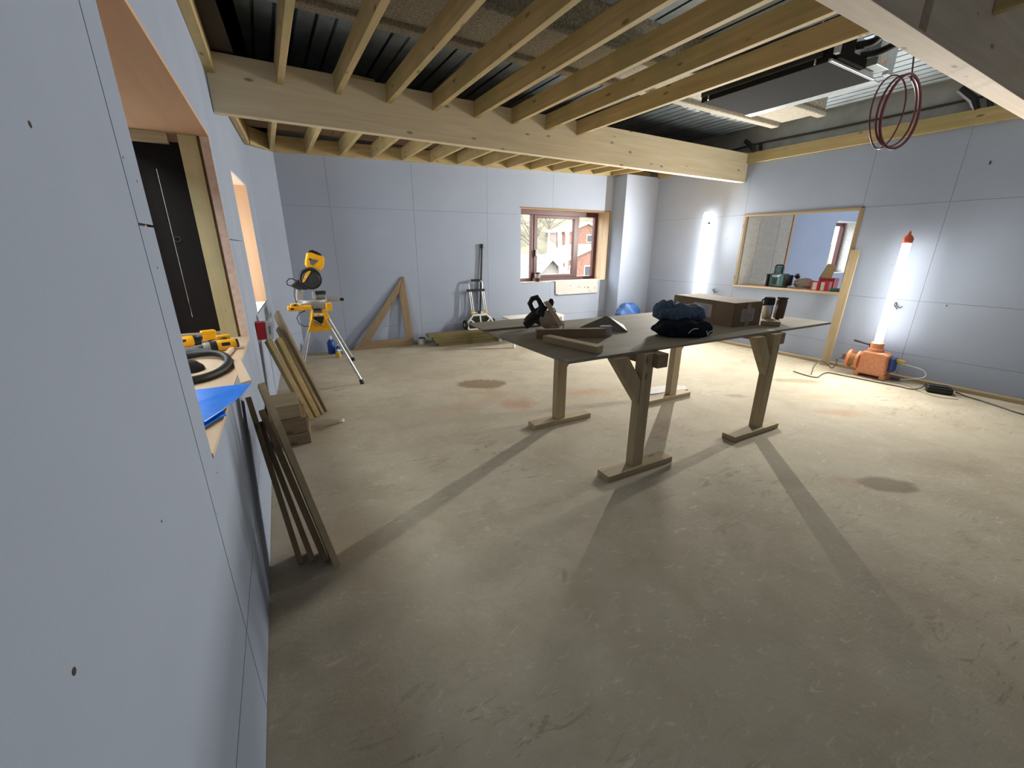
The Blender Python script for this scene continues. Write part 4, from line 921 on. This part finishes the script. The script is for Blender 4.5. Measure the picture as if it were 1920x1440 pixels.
# left lamp hung on the wall
l1 = thing('hung_lamp', 'bright tube lamp hung on the right wall beside the far corner', 'lamp', (6.62, 4.82, 0.45))
L1x, L1y = 6.63, 4.83
lamp_tube(l1, L1x, L1y, 0.72, 2.135, 0.040, M['tubehung'], 0.35, 0.26)
make('socket', G().lathe([(0.06, 0.58), (0.07, 0.60), (0.07, 0.70), (0.055, 0.72)], (L1x, L1y, 0)), M['orange'], l1, smooth=True)
make('base_body', G().box(L1x - 0.10, L1x + 0.10, L1y - 0.10, L1y + 0.10, 0.40, 0.58), M['orange'], l1, bevel=0.02)
make('wall_hook', G().box(L1x + 0.05, 6.744, L1y - 0.02, L1y + 0.02, 0.62, 0.66).box(L1x + 0.03, 6.744, L1y - 0.015, L1y + 0.015, 1.95, 1.975), M['darkgrey'], l1)
make('side_arm', G().sweep([(L1x - 0.06, L1y + 0.05, 0.66), (L1x - 0.10, L1y + 0.11, 0.70), (L1x - 0.10, L1y + 0.14, 0.71)], 0.010, 8), M['offwhite'], l1, smooth=True)

# wire tails out of the wall near each lamp
def tail(y, z, lab):
    g = G().sweep([(6.744, y, z + 0.03), (6.72, y - 0.005, z + 0.025), (6.705, y - 0.02, z), (6.715, y - 0.05, z - 0.03), (6.73, y - 0.07, z - 0.01)], 0.006, 8).sweep([(6.744, y, z + 0.03), (6.71, y + 0.02, z + 0.02), (6.72, y - 0.03, z - 0.045)], 0.006, 8)
    tag(make('wire_tail', g, M['wire'], smooth=True), lab, 'wire')
tail(2.05, 0.885, 'loose grey wire tail poking from the wall behind the right tube lamp')
tail(4.54, 0.85, 'loose grey wire tail poking from the wall beside the hung tube lamp')

# leaning plank and cables
tag(make('leaning_plank', G().bar((6.57, 2.575, 0.001), (6.70, 2.60, 1.535), 0.10, 0.025, (1, 0, 0)), M['pine_z'], bevel=0.002), 'pale plank leaning upright on the right wall by the opening', 'plank')
ch = thing('charger', 'black battery charger on the floor at the foot of the right wall', 'charger', (6.42, 1.36, 0))
chR = (0, 0, 0.35)
make('charger_body', G().obox((6.42, 1.36, 0.034), (0.16, 0.22, 0.066), chR), M['black'], ch, bevel=0.02)
make('charger_slot', G().obox((6.42, 1.37, 0.069), (0.075, 0.17, 0.012), chR), M['darkgrey'], ch, bevel=0.004)
make('charger_rail', G().obox((6.455, 1.385, 0.078), (0.012, 0.17, 0.01), chR).obox((6.385, 1.36, 0.078), (0.012, 0.17, 0.01), chR), M['slatecard'], ch, bevel=0.003)
def spline(pts, n=8):
    P = [V(p) for p in pts]; out = []
    for i in range(len(P) - 1):
        a, b, c, d = P[max(i - 1, 0)], P[i], P[i + 1], P[min(i + 2, len(P) - 1)]
        for k in range(n):
            t = k / n
            out.append(0.5 * ((2 * b) + (c - a) * t + (2 * a - 5 * b + 4 * c - d) * t * t + (3 * b - a - 3 * c + d) * t ** 3))
    out.append(P[-1]); return out
def cable(name, pts, r, mat, lab): return tag(make(name, G().sweep(spline(pts), r, 7), mat, smooth=True), lab, 'cable')
cable('floor_cable', [(5.85, 2.62, 0.007), (5.80, 2.45, 0.007), (5.82, 2.33, 0.007), (6.02, 2.36, 0.007), (6.18, 2.36, 0.007), (6.20, 2.22, 0.007), (6.22, 2.05, 0.007), (6.24, 1.85, 0.007), (6.27, 1.66, 0.007), (6.26, 1.54, 0.01), (6.36, 1.49, 0.025), (6.50, 1.50, 0.05)], 0.006, M['wire'], 'dark cable lying on the floor in front of the orange lamp base')
cable('looped_cable', [(5.90, 2.43, 0.006), (6.0, 2.46, 0.10), (6.12, 2.45, 0.155), (6.25, 2.42, 0.10), (6.33, 2.39, 0.04), (6.40, 2.38, 0.09), (6.44, 2.40, 0.15)], 0.006, M['wire'], 'dark cable standing in a loop left of the orange lamp base')
cable('charger_cable', [(6.48, 1.24, 0.03), (6.48, 1.15, 0.007), (6.42, 1.02, 0.007), (6.33, 0.86, 0.007), (6.24, 0.70, 0.007), (6.2, 0.40, 0.007)], 0.007, M['wire'], 'dark cable running along the floor from the charger out of the picture')
cable('white_cable', [(6.56, 1.795, 0.215), (6.60, 1.70, 0.20), (6.62, 1.58, 0.17), (6.60, 1.55, 0.10), (6.57, 1.66, 0.05), (6.54, 1.74, 0.03)], 0.006, M['whitewire'], 'white cable bowing out from the right side of the orange lamp base')
cable('thin_cable', [(6.36, 1.95, 0.007), (6.40, 1.78, 0.007), (6.40, 1.64, 0.007), (6.28, 1.50, 0.007), (6.20, 1.36, 0.006), (6.20, 1.26, 0.006), (6.28, 1.16, 0.006)], 0.003, M['dull_x'], 'thin brown cable between the lamp base and the charger')
tag(make('cable_connector', G().cyl((6.54, 1.745, 0.028), (6.52, 1.83, 0.02), 0.018, 0.014, 12), M['purple'], smooth=True), 'purple cable connector on the floor by the lamp base', 'connector')
tag(make('yellow_plug', G().obox((6.55, 1.80, 0.245), (0.04, 0.10, 0.035), (0.2, 0, 0.2)), M['amber'], bevel=0.006), 'pale yellow plug pushed into the side of the orange lamp base', 'plug')

# ------------------------------------------------------------------ things in the opening to the next room
zs = W4[2] + 0.0185
rd = thing('site_radio', 'teal jobsite radio with raised handle standing in the opening of the right wall', 'radio', (6.98, 3.62, zs))
rR = (0, 0, -0.35)
make('radio_body', G().obox((6.98, 3.62, zs + 0.105), (0.17, 0.25, 0.205), rR), M['teal'], rd, bevel=0.03)
make('speaker_grille', G().obox((6.905, 3.645, zs + 0.09), (0.02, 0.10, 0.10), rR), M['darkgrey'], rd, bevel=0.02)
make('display', G().obox((6.90, 3.64, zs + 0.17), (0.012, 0.13, 0.025), rR), M['galv'], rd, bevel=0.004)
make('roll_bar', G().sweep([(6.97, 3.70, zs + 0.20), (6.97, 3.70, zs + 0.315), (6.97, 3.69, zs + 0.33), (6.97, 3.60, zs + 0.33), (6.97, 3.59, zs + 0.315), (6.97, 3.59, zs + 0.20)], 0.013, 8), M['black'], rd, smooth=True)
make('top_unit', G().obox((6.99, 3.65, zs + 0.26), (0.09, 0.11, 0.09), rR), M['teal'], rd, bevel=0.01)
make('side_bumper', G().obox((6.985, 3.755, zs + 0.10), (0.16, 0.025, 0.19), rR), M['black'], rd, bevel=0.008)
make('side_bumper', G().obox((6.975, 3.485, zs + 0.11), (0.15, 0.025, 0.16), rR), M['black'], rd, bevel=0.008)
make('white_handle', G().sweep([(6.93, 3.78, zs + 0.02), (6.91, 3.80, zs + 0.06), (6.92, 3.79, zs + 0.15), (6.95, 3.77, zs + 0.17)], 0.008, 8), M['white'], rd, smooth=True)
bgm = thing('dust_bag', 'crumpled grey paper bag lying in the wall opening behind the red cartons', 'bag', (7.1, 3.31, zs))
make('bag_body', G().ball((7.10, 3.30, zs + 0.068), 1.0, 3, (0.10, 0.15, 0.075), lambda p: 1 + 0.12 * math.sin(p.x * 8 + p.y * 6) + 0.08 * math.sin(p.z * 9 + p.y * 4)), plain('grey_paper_bag', (160, 152, 148), 0.85), bgm, smooth=True)
make('bag_nozzle', G().cyl((7.09, 3.40, zs + 0.15), (7.06, 3.42, zs + 0.19), 0.032, 0.036, 14), M['black'], bgm, smooth=True)
for (y, x, w, h, lab) in ((3.055, 6.93, 0.115, 0.125, 'red and white carton in the wall opening, nearer the radio'), (2.935, 6.93, 0.10, 0.135, 'red and white carton in the wall opening, nearer the plank')):
    t = thing('screw_carton', lab, 'carton', (x, y, zs))
    make('carton_body', G().box(x - 0.05, x + 0.05, y - w / 2, y + w / 2, zs + 0.0005, zs + h), M['red'], t, bevel=0.003)
    make('carton_label', G().box(x - 0.0512, x - 0.0502, y - w * 0.18 + (0.02 if y < 3 else 0), y + w * 0.30 + (0.02 if y < 3 else 0), zs + 0.008, zs + h - 0.012), M['paperwhite'], t)
tcard = thing('open_carton', 'tan cardboard carton with a raised flap behind the red cartons', 'carton', (7.12, 3.03, zs))
make('carton_body', G().box(7.05, 7.19, 2.90, 3.10, zs + 0.0005, zs + 0.17), M['red'], tcard, bevel=0.003)
make('raised_flap', G().plate([(7.06, 3.09, zs + 0.17), (7.06, 2.95, zs + 0.17), (7.09, 2.93, zs + 0.36), (7.09, 3.045, zs + 0.37)], (0.004, 0, 0)), M['cardflap'], tcard)
make('side_flap', G().plate([(7.065, 3.10, zs + 0.17), (7.17, 3.10, zs + 0.17), (7.10, 3.05, zs + 0.365)], (0, 0.004, 0)), M['darkgrey'], tcard)
tag(make('steel_pliers', G().sweep([(6.88, 3.42, zs + 0.012), (6.89, 3.34, zs + 0.012), (6.90, 3.26, zs + 0.014), (6.92, 3.18, zs + 0.012)], [0.006, 0.009, 0.012, 0.007], 8).sweep([(6.92, 3.42, zs + 0.012), (6.91, 3.34, zs + 0.012), (6.90, 3.26, zs + 0.014)], [0.006, 0.008, 0.010], 8), M['steel'], smooth=True), 'steel pliers lying on the ledge between the radio and the cartons', 'pliers')
tag(make('blue_tube', G().cyl((6.90, 2.86, zs + 0.026), (6.94, 2.70, zs + 0.026), 0.025, 0.02, 12), M['teal'], smooth=True), 'teal tube lying on the ledge beside the leaning plank', 'tube')

# ------------------------------------------------------------------ window 3 sill
jar = thing('coffee_jar', 'glass jar half full of dark liquid on the back window sill', 'jar', (4.40, 6.60, 0.9505))
make('jar_base', G().lathe([(0.042, 0.0), (0.045, 0.004), (0.045, 0.06), (0.040, 0.065)], (4.40, 6.60, 0.9508)), M['coffee'], jar, smooth=True)
make('jar_glass', G().lathe([(0.048, 0.064), (0.052, 0.07), (0.052, 0.135), (0.05, 0.14)], (4.40, 6.60, 0.9508)), plain('smoky_glass', (150, 146, 140), 0.1), jar, smooth=True)
make('jar_lid', G().lathe([(0.054, 0.14), (0.056, 0.144), (0.056, 0.165), (0.052, 0.17)], (4.40, 6.60, 0.9508)), M['black'], jar, smooth=True)
pp = thing('site_drawing', 'large white paper drawing draped over the back window sill', 'paper', (5.2, 6.45, 0.953))
yy = lambda x: PB(x)[1]
make('flat_sheet', G().plate([(4.56, yy(4.56) + 0.22, 0.9512), (4.72, yy(4.72) - 0.008, 0.9512), (5.68, yy(5.68) - 0.008, 0.9512), (5.64, yy(5.64) + 0.20, 0.9512), (5.1, yy(5.1) + 0.26, 0.9512)], (0, 0, 0.004)), M['paperwhite'], pp)
hs = make('hanging_sheet', G().hexa([(4.725, yy(4.725) - 0.022, 0.715), (5.685, yy(5.685) - 0.022, 0.715), (5.685, yy(5.685) - 0.019, 0.715), (4.725, yy(4.725) - 0.019, 0.715), (4.715, yy(4.715) - 0.012, 0.956), (5.68, yy(5.68) - 0.012, 0.956), (5.68, yy(5.68) - 0.008, 0.956), (4.715, yy(4.715) - 0.008, 0.956)]), M['paperwhite'], pp)
make('rolled_edge', G().cyl((4.76, yy(4.76) - 0.026, 0.708), (5.68, yy(5.68) - 0.026, 0.716), 0.012, 0.012, 10), M['paperwhite'], pp, smooth=True)
g = G()
for (a, z, w, h) in ((5.05, 0.86, 0.03, 0.012), (5.25, 0.83, 0.08, 0.008), (5.38, 0.82, 0.03, 0.02), (5.46, 0.815, 0.03, 0.035), (5.62, 0.80, 0.015, 0.03), (5.50, 0.745, 0.06, 0.008)):
    yq = yy(a) - 0.0175 - 0.003 - (0.956 - z) * 0.0415 * 0 - 0.001
    yq = yy(a) - 0.012 - 0.010 * (0.956 - z) / 0.241 - 0.0012
    g.obox((a, yq, z), (w, 0.0006, h), (0, 0, -0.0905))
make('drawn_lines', g, M['ink'], hs)

# ------------------------------------------------------------------ window 1 sill: drills, hose, offcuts, blue sheet
zs = W1[2] + 0.0166
def drill(name, lab, o, d, grip_dir, s=1.0):
    o = V(o); d = V(d).normalized(); u = V(grip_dir).normalized()
    t = thing(name, lab, 'drill', (o.x, o.y, zs))
    at = lambda a, b=0: o + d * (a * s) + u * (b * s)
    make('chuck', G().sweep([at(-0.125), at(-0.118), at(-0.085), at(-0.07)], [0.008 * s, 0.014 * s, 0.020 * s, 0.022 * s], 14), M['darkgrey'], t, smooth=True)
    make('gearbox', G().sweep([at(-0.07), at(-0.05), at(-0.035)], [0.027 * s, 0.029 * s, 0.029 * s], 16), M['castalu'], t, smooth=True)
    make('clutch_ring', G().sweep([at(-0.035), at(0.0)], [0.032 * s, 0.032 * s], 16), M['black'], t, smooth=True)
    mh = make('motor_housing', G().sweep([at(0.0), at(0.02), at(0.085), at(0.10)], [0.030 * s, 0.033 * s, 0.032 * s, 0.026 * s], 16), M['yellow'], t, smooth=True)
    make('rear_cap', G().sweep([at(0.10), at(0.112)], [0.029 * s, 0.026 * s], 16), M['black'], mh, smooth=True)
    make('badge', G().obox(at(0.05) + V((0.0, -0.031 * s, 0.008)), (0.045 * s, 0.006, 0.022 * s), (0, 0, math.atan2(d.y, d.x))), M['black'], mh, bevel=0.003)
    make('grip', G().sweep([at(0.04, 0.02), at(0.045, 0.075), at(0.055, 0.115)], [0.02 * s, 0.018 * s, 0.022 * s], 12), M['black'], t, smooth=True)
    make('battery', G().obox(at(0.055, 0.14), (0.075 * s, 0.045 * s, 0.06 * s), (0, 0, math.atan2(d.y, d.x))), M['yellow'], t, bevel=0.006)
    return t
drill('cordless_drill', 'yellow and black cordless drill in front on the near window sill', (-0.325, 3.03, zs + 0.034), (0.98, 0.22, 0.02), (-0.2, 1, 0.05))
drill('impact_driver', 'yellow cordless driver lying behind the other drill on the near window sill', (-0.47, 3.27, zs + 0.036), (-0.85, -0.35, 0.0), (0.75, 0.2, 0.14), 1.05)
ho = []
for i in range(40):
    a = math.pi * 2 * i / 40
    ho.append((-0.42 + 0.175 * math.cos(a), 2.59 + 0.29 * math.sin(a), zs + 0.024 + 0.006 * math.sin(a * 2)))
tag(make('vacuum_hose', G().sweep(ho, 0.019, 10, closed=True), M['blackrub'], smooth=True), 'thick black hose coiled in a ring on the near window sill', 'hose')
tag(make('cable_reel', G().lathe([(0.075, 0.0), (0.08, 0.006), (0.075, 0.02), (0.05, 0.045), (0.02, 0.055)], (-0.43, 2.60, zs), (0, 0, 1), 22), M['black'], smooth=True), 'black flat cable reel lying inside the coiled hose', 'reel')
tag(make('grey_nozzle', G().sweep([(-0.52, 2.955, zs + 0.0285), (-0.42, 2.95, zs + 0.028), (-0.36, 2.945, zs + 0.02)], [0.028, 0.022, 0.016], 12), M['slatecard'], smooth=True), 'grey tapering hose nozzle between the drill and the coiled hose', 'nozzle')
tag(make('plywood_strip', G().plate([(-0.238, 2.72, zs + 0.0005), (-0.205, 2.76, zs + 0.0005), (-0.135, 2.20, zs + 0.0005), (-0.175, 2.17, zs + 0.0005)], (0, 0, 0.016)), M['ply_y'], bevel=0.001), 'pale plywood strip jutting over the edge of the near window sill', 'strip')
tag(make('plywood_spacer', G().obox((-0.262, 2.91, zs + 0.012), (0.022, 0.20, 0.022), (0, 0, -0.12)), M['ply_y'], bevel=0.001), 'short plywood spacer lying at the bend of the coiled hose', 'spacer')
bs = thing('blue_sheet', 'bright blue plastic sheet spilling over the edge of the near window sill', 'sheet', (-0.3, 1.95, zs))
def soft_sheet(pts, z, th=0.003):
    g = G(); c = V((sum(p[0] for p in pts) / len(pts), sum(p[1] for p in pts) / len(pts), z + 0.006))
    n = len(pts); top = [g.bm.verts.new((p[0], p[1], z + (p[2] if len(p) > 2 else 0))) for p in pts]; cv = g.bm.verts.new(c)
    bot = [g.bm.verts.new((p[0], p[1], z + (p[2] if len(p) > 2 else 0) - th)) for p in pts]; cb = g.bm.verts.new(c - V((0, 0, th)))
    for i in range(n):
        j = (i + 1) % n
        g.bm.faces.new((top[i], top[j], cv)); g.bm.faces.new((bot[j], bot[i], cb)); g.bm.faces.new((top[i], bot[i], bot[j], top[j]))
    return g
make('top_layer', soft_sheet([(-0.56, 2.13), (-0.34, 2.12), (-0.13, 2.10, 0.004), (-0.165, 1.96, -0.002), (-0.193, 1.875, 0.0), (-0.222, 1.79), (-0.27, 1.69), (-0.45, 1.66), (-0.56, 1.80)], zs + 0.026), M['blue'], bs)
make('under_layer', soft_sheet([(-0.50, 1.95), (-0.24, 1.86), (-0.208, 1.76, 0.002), (-0.235, 1.74), (-0.285, 1.645), (-0.48, 1.62)], zs + 0.012), M['blue'], bs)
make('folded_edge', G().sweep([(-0.27, 1.69, zs + 0.024), (-0.222, 1.79, zs + 0.025), (-0.193, 1.875, zs + 0.025), (-0.165, 1.96, zs + 0.024)], 0.004, 8), M['blue'], bs, smooth=True)

# ------------------------------------------------------------------ boards leaning under the near window
lean = [((0.078, 1.945, 0.001), (-0.105, 2.30, 0.90), 0.030, 0.14, 'pine_z', 'outermost long board leaning under the near window'),
        ((0.036, 2.00, 0.001), (-0.128, 2.36, 0.74), 0.028, 0.12, 'dull_z', 'second board in the row leaning under the near window, shorter and brown'),
        ((-0.022, 2.03, 0.001), (-0.148, 2.40, 0.66), 0.026, 0.12, 'dull_z', 'third board in the row leaning under the near window, shortest and brown'),
        ((-0.078, 2.05, 0.001), (-0.178, 2.42, 0.80), 0.026, 0.12, 'dull_z', 'innermost board leaning under the near window, closest to the wall')]
for p0, p1, th, wd, mt, lb in lean:
    d = (V(p1) - V(p0)).normalized()
    tag(make('leaning_board', G().bar(p0, p1, wd, th, (1, 0.16, 0.2)), M[mt], bevel=0.001), lb, 'board', 'boards leaning under the near window')

# ------------------------------------------------------------------ stacked timber blocks
for k, (c, sz, rz, mt, lb) in enumerate((((-0.010, 3.70, 0.050), (0.27, 0.36, 0.098), -0.06, 'dull_x', 'bottom block of the short timber stack beside the left wall'),
                                         ((-0.020, 3.71, 0.165), (0.26, 0.36, 0.128), -0.02, 'dull_x', 'middle and darkest block of the short timber stack beside the left wall'),
                                         ((-0.042, 3.72, 0.288), (0.23, 0.34, 0.115), 0.0, 'pine_x', 'top block of the short timber stack beside the left wall'))):
    tag(make('timber_block', G().obox(c, sz, (0, 0, rz)), M[mt], bevel=0.003), lb, 'block', 'stacked timber blocks')
# ------------------------------------------------------------------ timbers leaning by the second window
lean = [((0.155, 4.04, 0.001), (-0.075, 4.34, 0.735), 0.095, 0.045, 'joist_z', 'thick treated timber leaning on the left wall, carton on its end'),
        ((0.215, 4.09, 0.001), (0.005, 4.42, 0.72), 0.095, 0.045, 'joist_z', 'second treated timber leaning beside the left wall, directly before the thick one'),
        ((0.268, 4.13, 0.001), (0.022, 4.56, 0.80), 0.075, 0.025, 'pine_z', 'thin lath leaning between the treated timbers and the tall board'),
        ((0.305, 4.18, 0.001), (0.030, 4.62, 0.94), 0.14, 0.024, 'pine_z', 'tallest board leaning near the second window, outermost of its bundle')]
for p0, p1, wd, th, mt, lb in lean:
    tag(make('leaning_timber', G().bar(p0, p1, wd, th, (1, 0.4, 0.2)), M[mt], bevel=0.002), lb, 'timber', 'timbers leaning by the second window')
rb = thing('tool_carton', 'small red and white carton perched on the leaning timbers under the second window', 'carton', (-0.085, 4.30, 0.765))
make('carton_body', G().obox((-0.115, 4.33, 0.832), (0.075, 0.10, 0.155), (0, 0.05, 0.05)), M['red'], rb, bevel=0.003)
make('white_side', G().obox((-0.048, 4.33, 0.829), (0.058, 0.10, 0.155), (0, 0.05, 0.05)), M['paperwhite'], rb, bevel=0.003)
make('print', G().obox((-0.045, 4.2788, 0.837), (0.014, 0.001, 0.075), (0, 0.05, 0.05)), M['ink'], rb)
# scrap of clear film
fm = thing('plastic_wrap', 'crumpled clear plastic wrap on the floor at the foot of the leaning timbers', 'wrap', (0.30, 3.82, 0))
make('film', soft_sheet([(0.13, 3.80, 0.012), (0.20, 3.72, 0.004), (0.30, 3.74, 0.02), (0.36, 3.80, 0.006), (0.40, 3.84, 0.015), (0.30, 3.90, 0.03), (0.18, 3.90, 0.03)], 0.006), M['film'], fm)
make('knot', G().ball((0.40, 3.83, 0.022), 0.022, 2, (1.2, 1, 0.9), lambda p: 1 + 0.2 * math.sin(p.x * 9) * math.cos(p.y * 8)), M['offwhite'], fm, smooth=True)

# ------------------------------------------------------------------ ducted fan unit in the ceiling void
ac = thing('fan_unit', 'long dark grey ducted fan coil unit hung in the open ceiling', 'fan unit', (4.2, 2.45, 2.87))
make('casing', G().box(3.86, 4.575, 1.97, 3.04, 2.87, 3.10), M['acgrey'], ac, bevel=0.004)
make('side_insulation', G().box(3.82, 3.859, 2.00, 3.02, 2.905, 3.09), M['blackrub'], ac, bevel=0.006)
make('bottom_flange', G().box(4.58, 4.69, 1.955, 3.05, 2.868, 2.876), M['galv'], ac)
make('end_flange', G().box(3.86, 4.575, 1.945, 1.969, 2.868, 2.885), M['galv'], ac, bevel=0.002)
make('end_plate', G().box(3.96, 4.56, 1.955, 1.9695, 2.89, 3.09), M['galv'], ac)
make('end_insulation', G().box(3.92, 4.10, 1.915, 1.954, 2.89, 3.05).box(4.10, 4.32, 1.915, 1.954, 2.89, 2.955), M['acgrey'], ac, bevel=0.004)
make('control_box', G().box(4.38, 4.60, 1.87, 1.954, 2.92, 3.08), M['galv'], ac, bevel=0.004)
make('sticker', G().box(4.41, 4.49, 1.868, 1.8695, 3.02, 3.07).box(4.41, 4.49, 1.868, 1.8695, 2.945, 2.995), M['offwhite'], ac)
make('yellow_sticker', G().box(4.495, 4.53, 1.868, 1.8695, 2.94, 2.965), M['yellow'], ac)
make('pipe', G().sweep(spline([(4.20, 1.955, 3.03), (4.22, 1.85, 3.03), (4.10, 1.70, 3.05), (3.95, 1.40, 3.06), (3.9, 1.0, 3.06)]), 0.026, 10), M['blackrub'], ac, smooth=True)
make('pipe', G().sweep(spline([(4.30, 1.955, 2.985), (4.34, 1.86, 2.985), (4.30, 1.70, 3.0), (4.20, 1.40, 3.03), (4.1, 1.0, 3.04)]), 0.026, 10), M['blackrub'], ac, smooth=True)
for x, y in ((3.84, 2.05), (3.84, 2.95), (4.66, 2.05), (4.66, 2.95)):
    make('hanger_rod', G().cyl((x, y, 2.87), (x, y, 3.30), 0.006, 0.006, 8), M['galv'], ac, smooth=True)
make('hanger_rail', G().box(4.62, 4.70, 1.88, 1.92, 2.90, 3.30), M['galv'], ac)
make('hanger_rail', G().box(3.83, 3.87, 1.90, 1.93, 2.90, 3.30), M['galv'], ac)
# maroon pipe coil hung by a wire
hc = thing('pipe_coil', 'thin maroon pipe coil hanging in loops from the ceiling', 'pipe', (4.1, 1.6, 2.5))
def ring(c, a, b, sway, r, n=44):
    u = V((0.864, -0.504, 0)); f = V((0.504, 0.864, 0)); p = []
    for i in range(n):
        t = 2 * math.pi * i / n
        p.append(V(c) + u * (a * math.cos(t) + 0.10 * a * math.sin(2 * t) * sway) + f * (0.05 * math.cos(t)) + V((0, 0, b * math.sin(t))))
    return G().sweep(p, r, 7, closed=True)
make('coil_loop', ring((4.115, 1.62, 2.495), 0.158, 0.232, 0.5, 0.0055), M['maroon'], hc, smooth=True)
make('coil_loop', ring((4.205, 1.57, 2.50), 0.175, 0.235, -0.4, 0.010), M['maroon'], hc, smooth=True)
make('coil_loop', ring((4.185, 1.59, 2.505), 0.178, 0.225, -0.2, 0.007), M['maroon'], hc, smooth=True)
make('hang_wire', G().sweep([(4.24, 1.57, 2.70), (4.22, 1.60, 2.95), (4.20, 1.64, 3.30)], 0.005, 6), M['wire'], hc, smooth=True)
# cable and clips along the top of the right wall
ck = thing('wall_cable', 'dark cable run clipped above the right-hand ledger', 'cable', (6.74, 3.0, 3.0))
make('cable', G().sweep(spline([(6.775, 5.2, 3.0), (6.775, 4.3, 3.06), (6.775, 3.4, 3.06), (6.775, 2.6, 3.06), (6.775, 1.3, 3.07)]), 0.012, 8), M['wire'], ck, smooth=True)
make('cable_bundle', G().sweep([(6.72, 4.22, 2.94), (6.70, 4.25, 3.02), (6.70, 4.38, 3.12)], [0.028, 0.035, 0.03], 8).sweep([(6.76, 4.14, 2.94), (6.76, 4.17, 3.06)], 0.02, 8), M['black'], ck, smooth=True)
make('cable_bundle', G().sweep([(6.72, 1.86, 2.94), (6.70, 1.90, 3.04), (6.66, 2.02, 3.16)], [0.03, 0.04, 0.035], 8).sweep([(6.73, 1.76, 2.94), (6.73, 1.80, 3.06)], 0.022, 8), M['black'], ck, smooth=True)
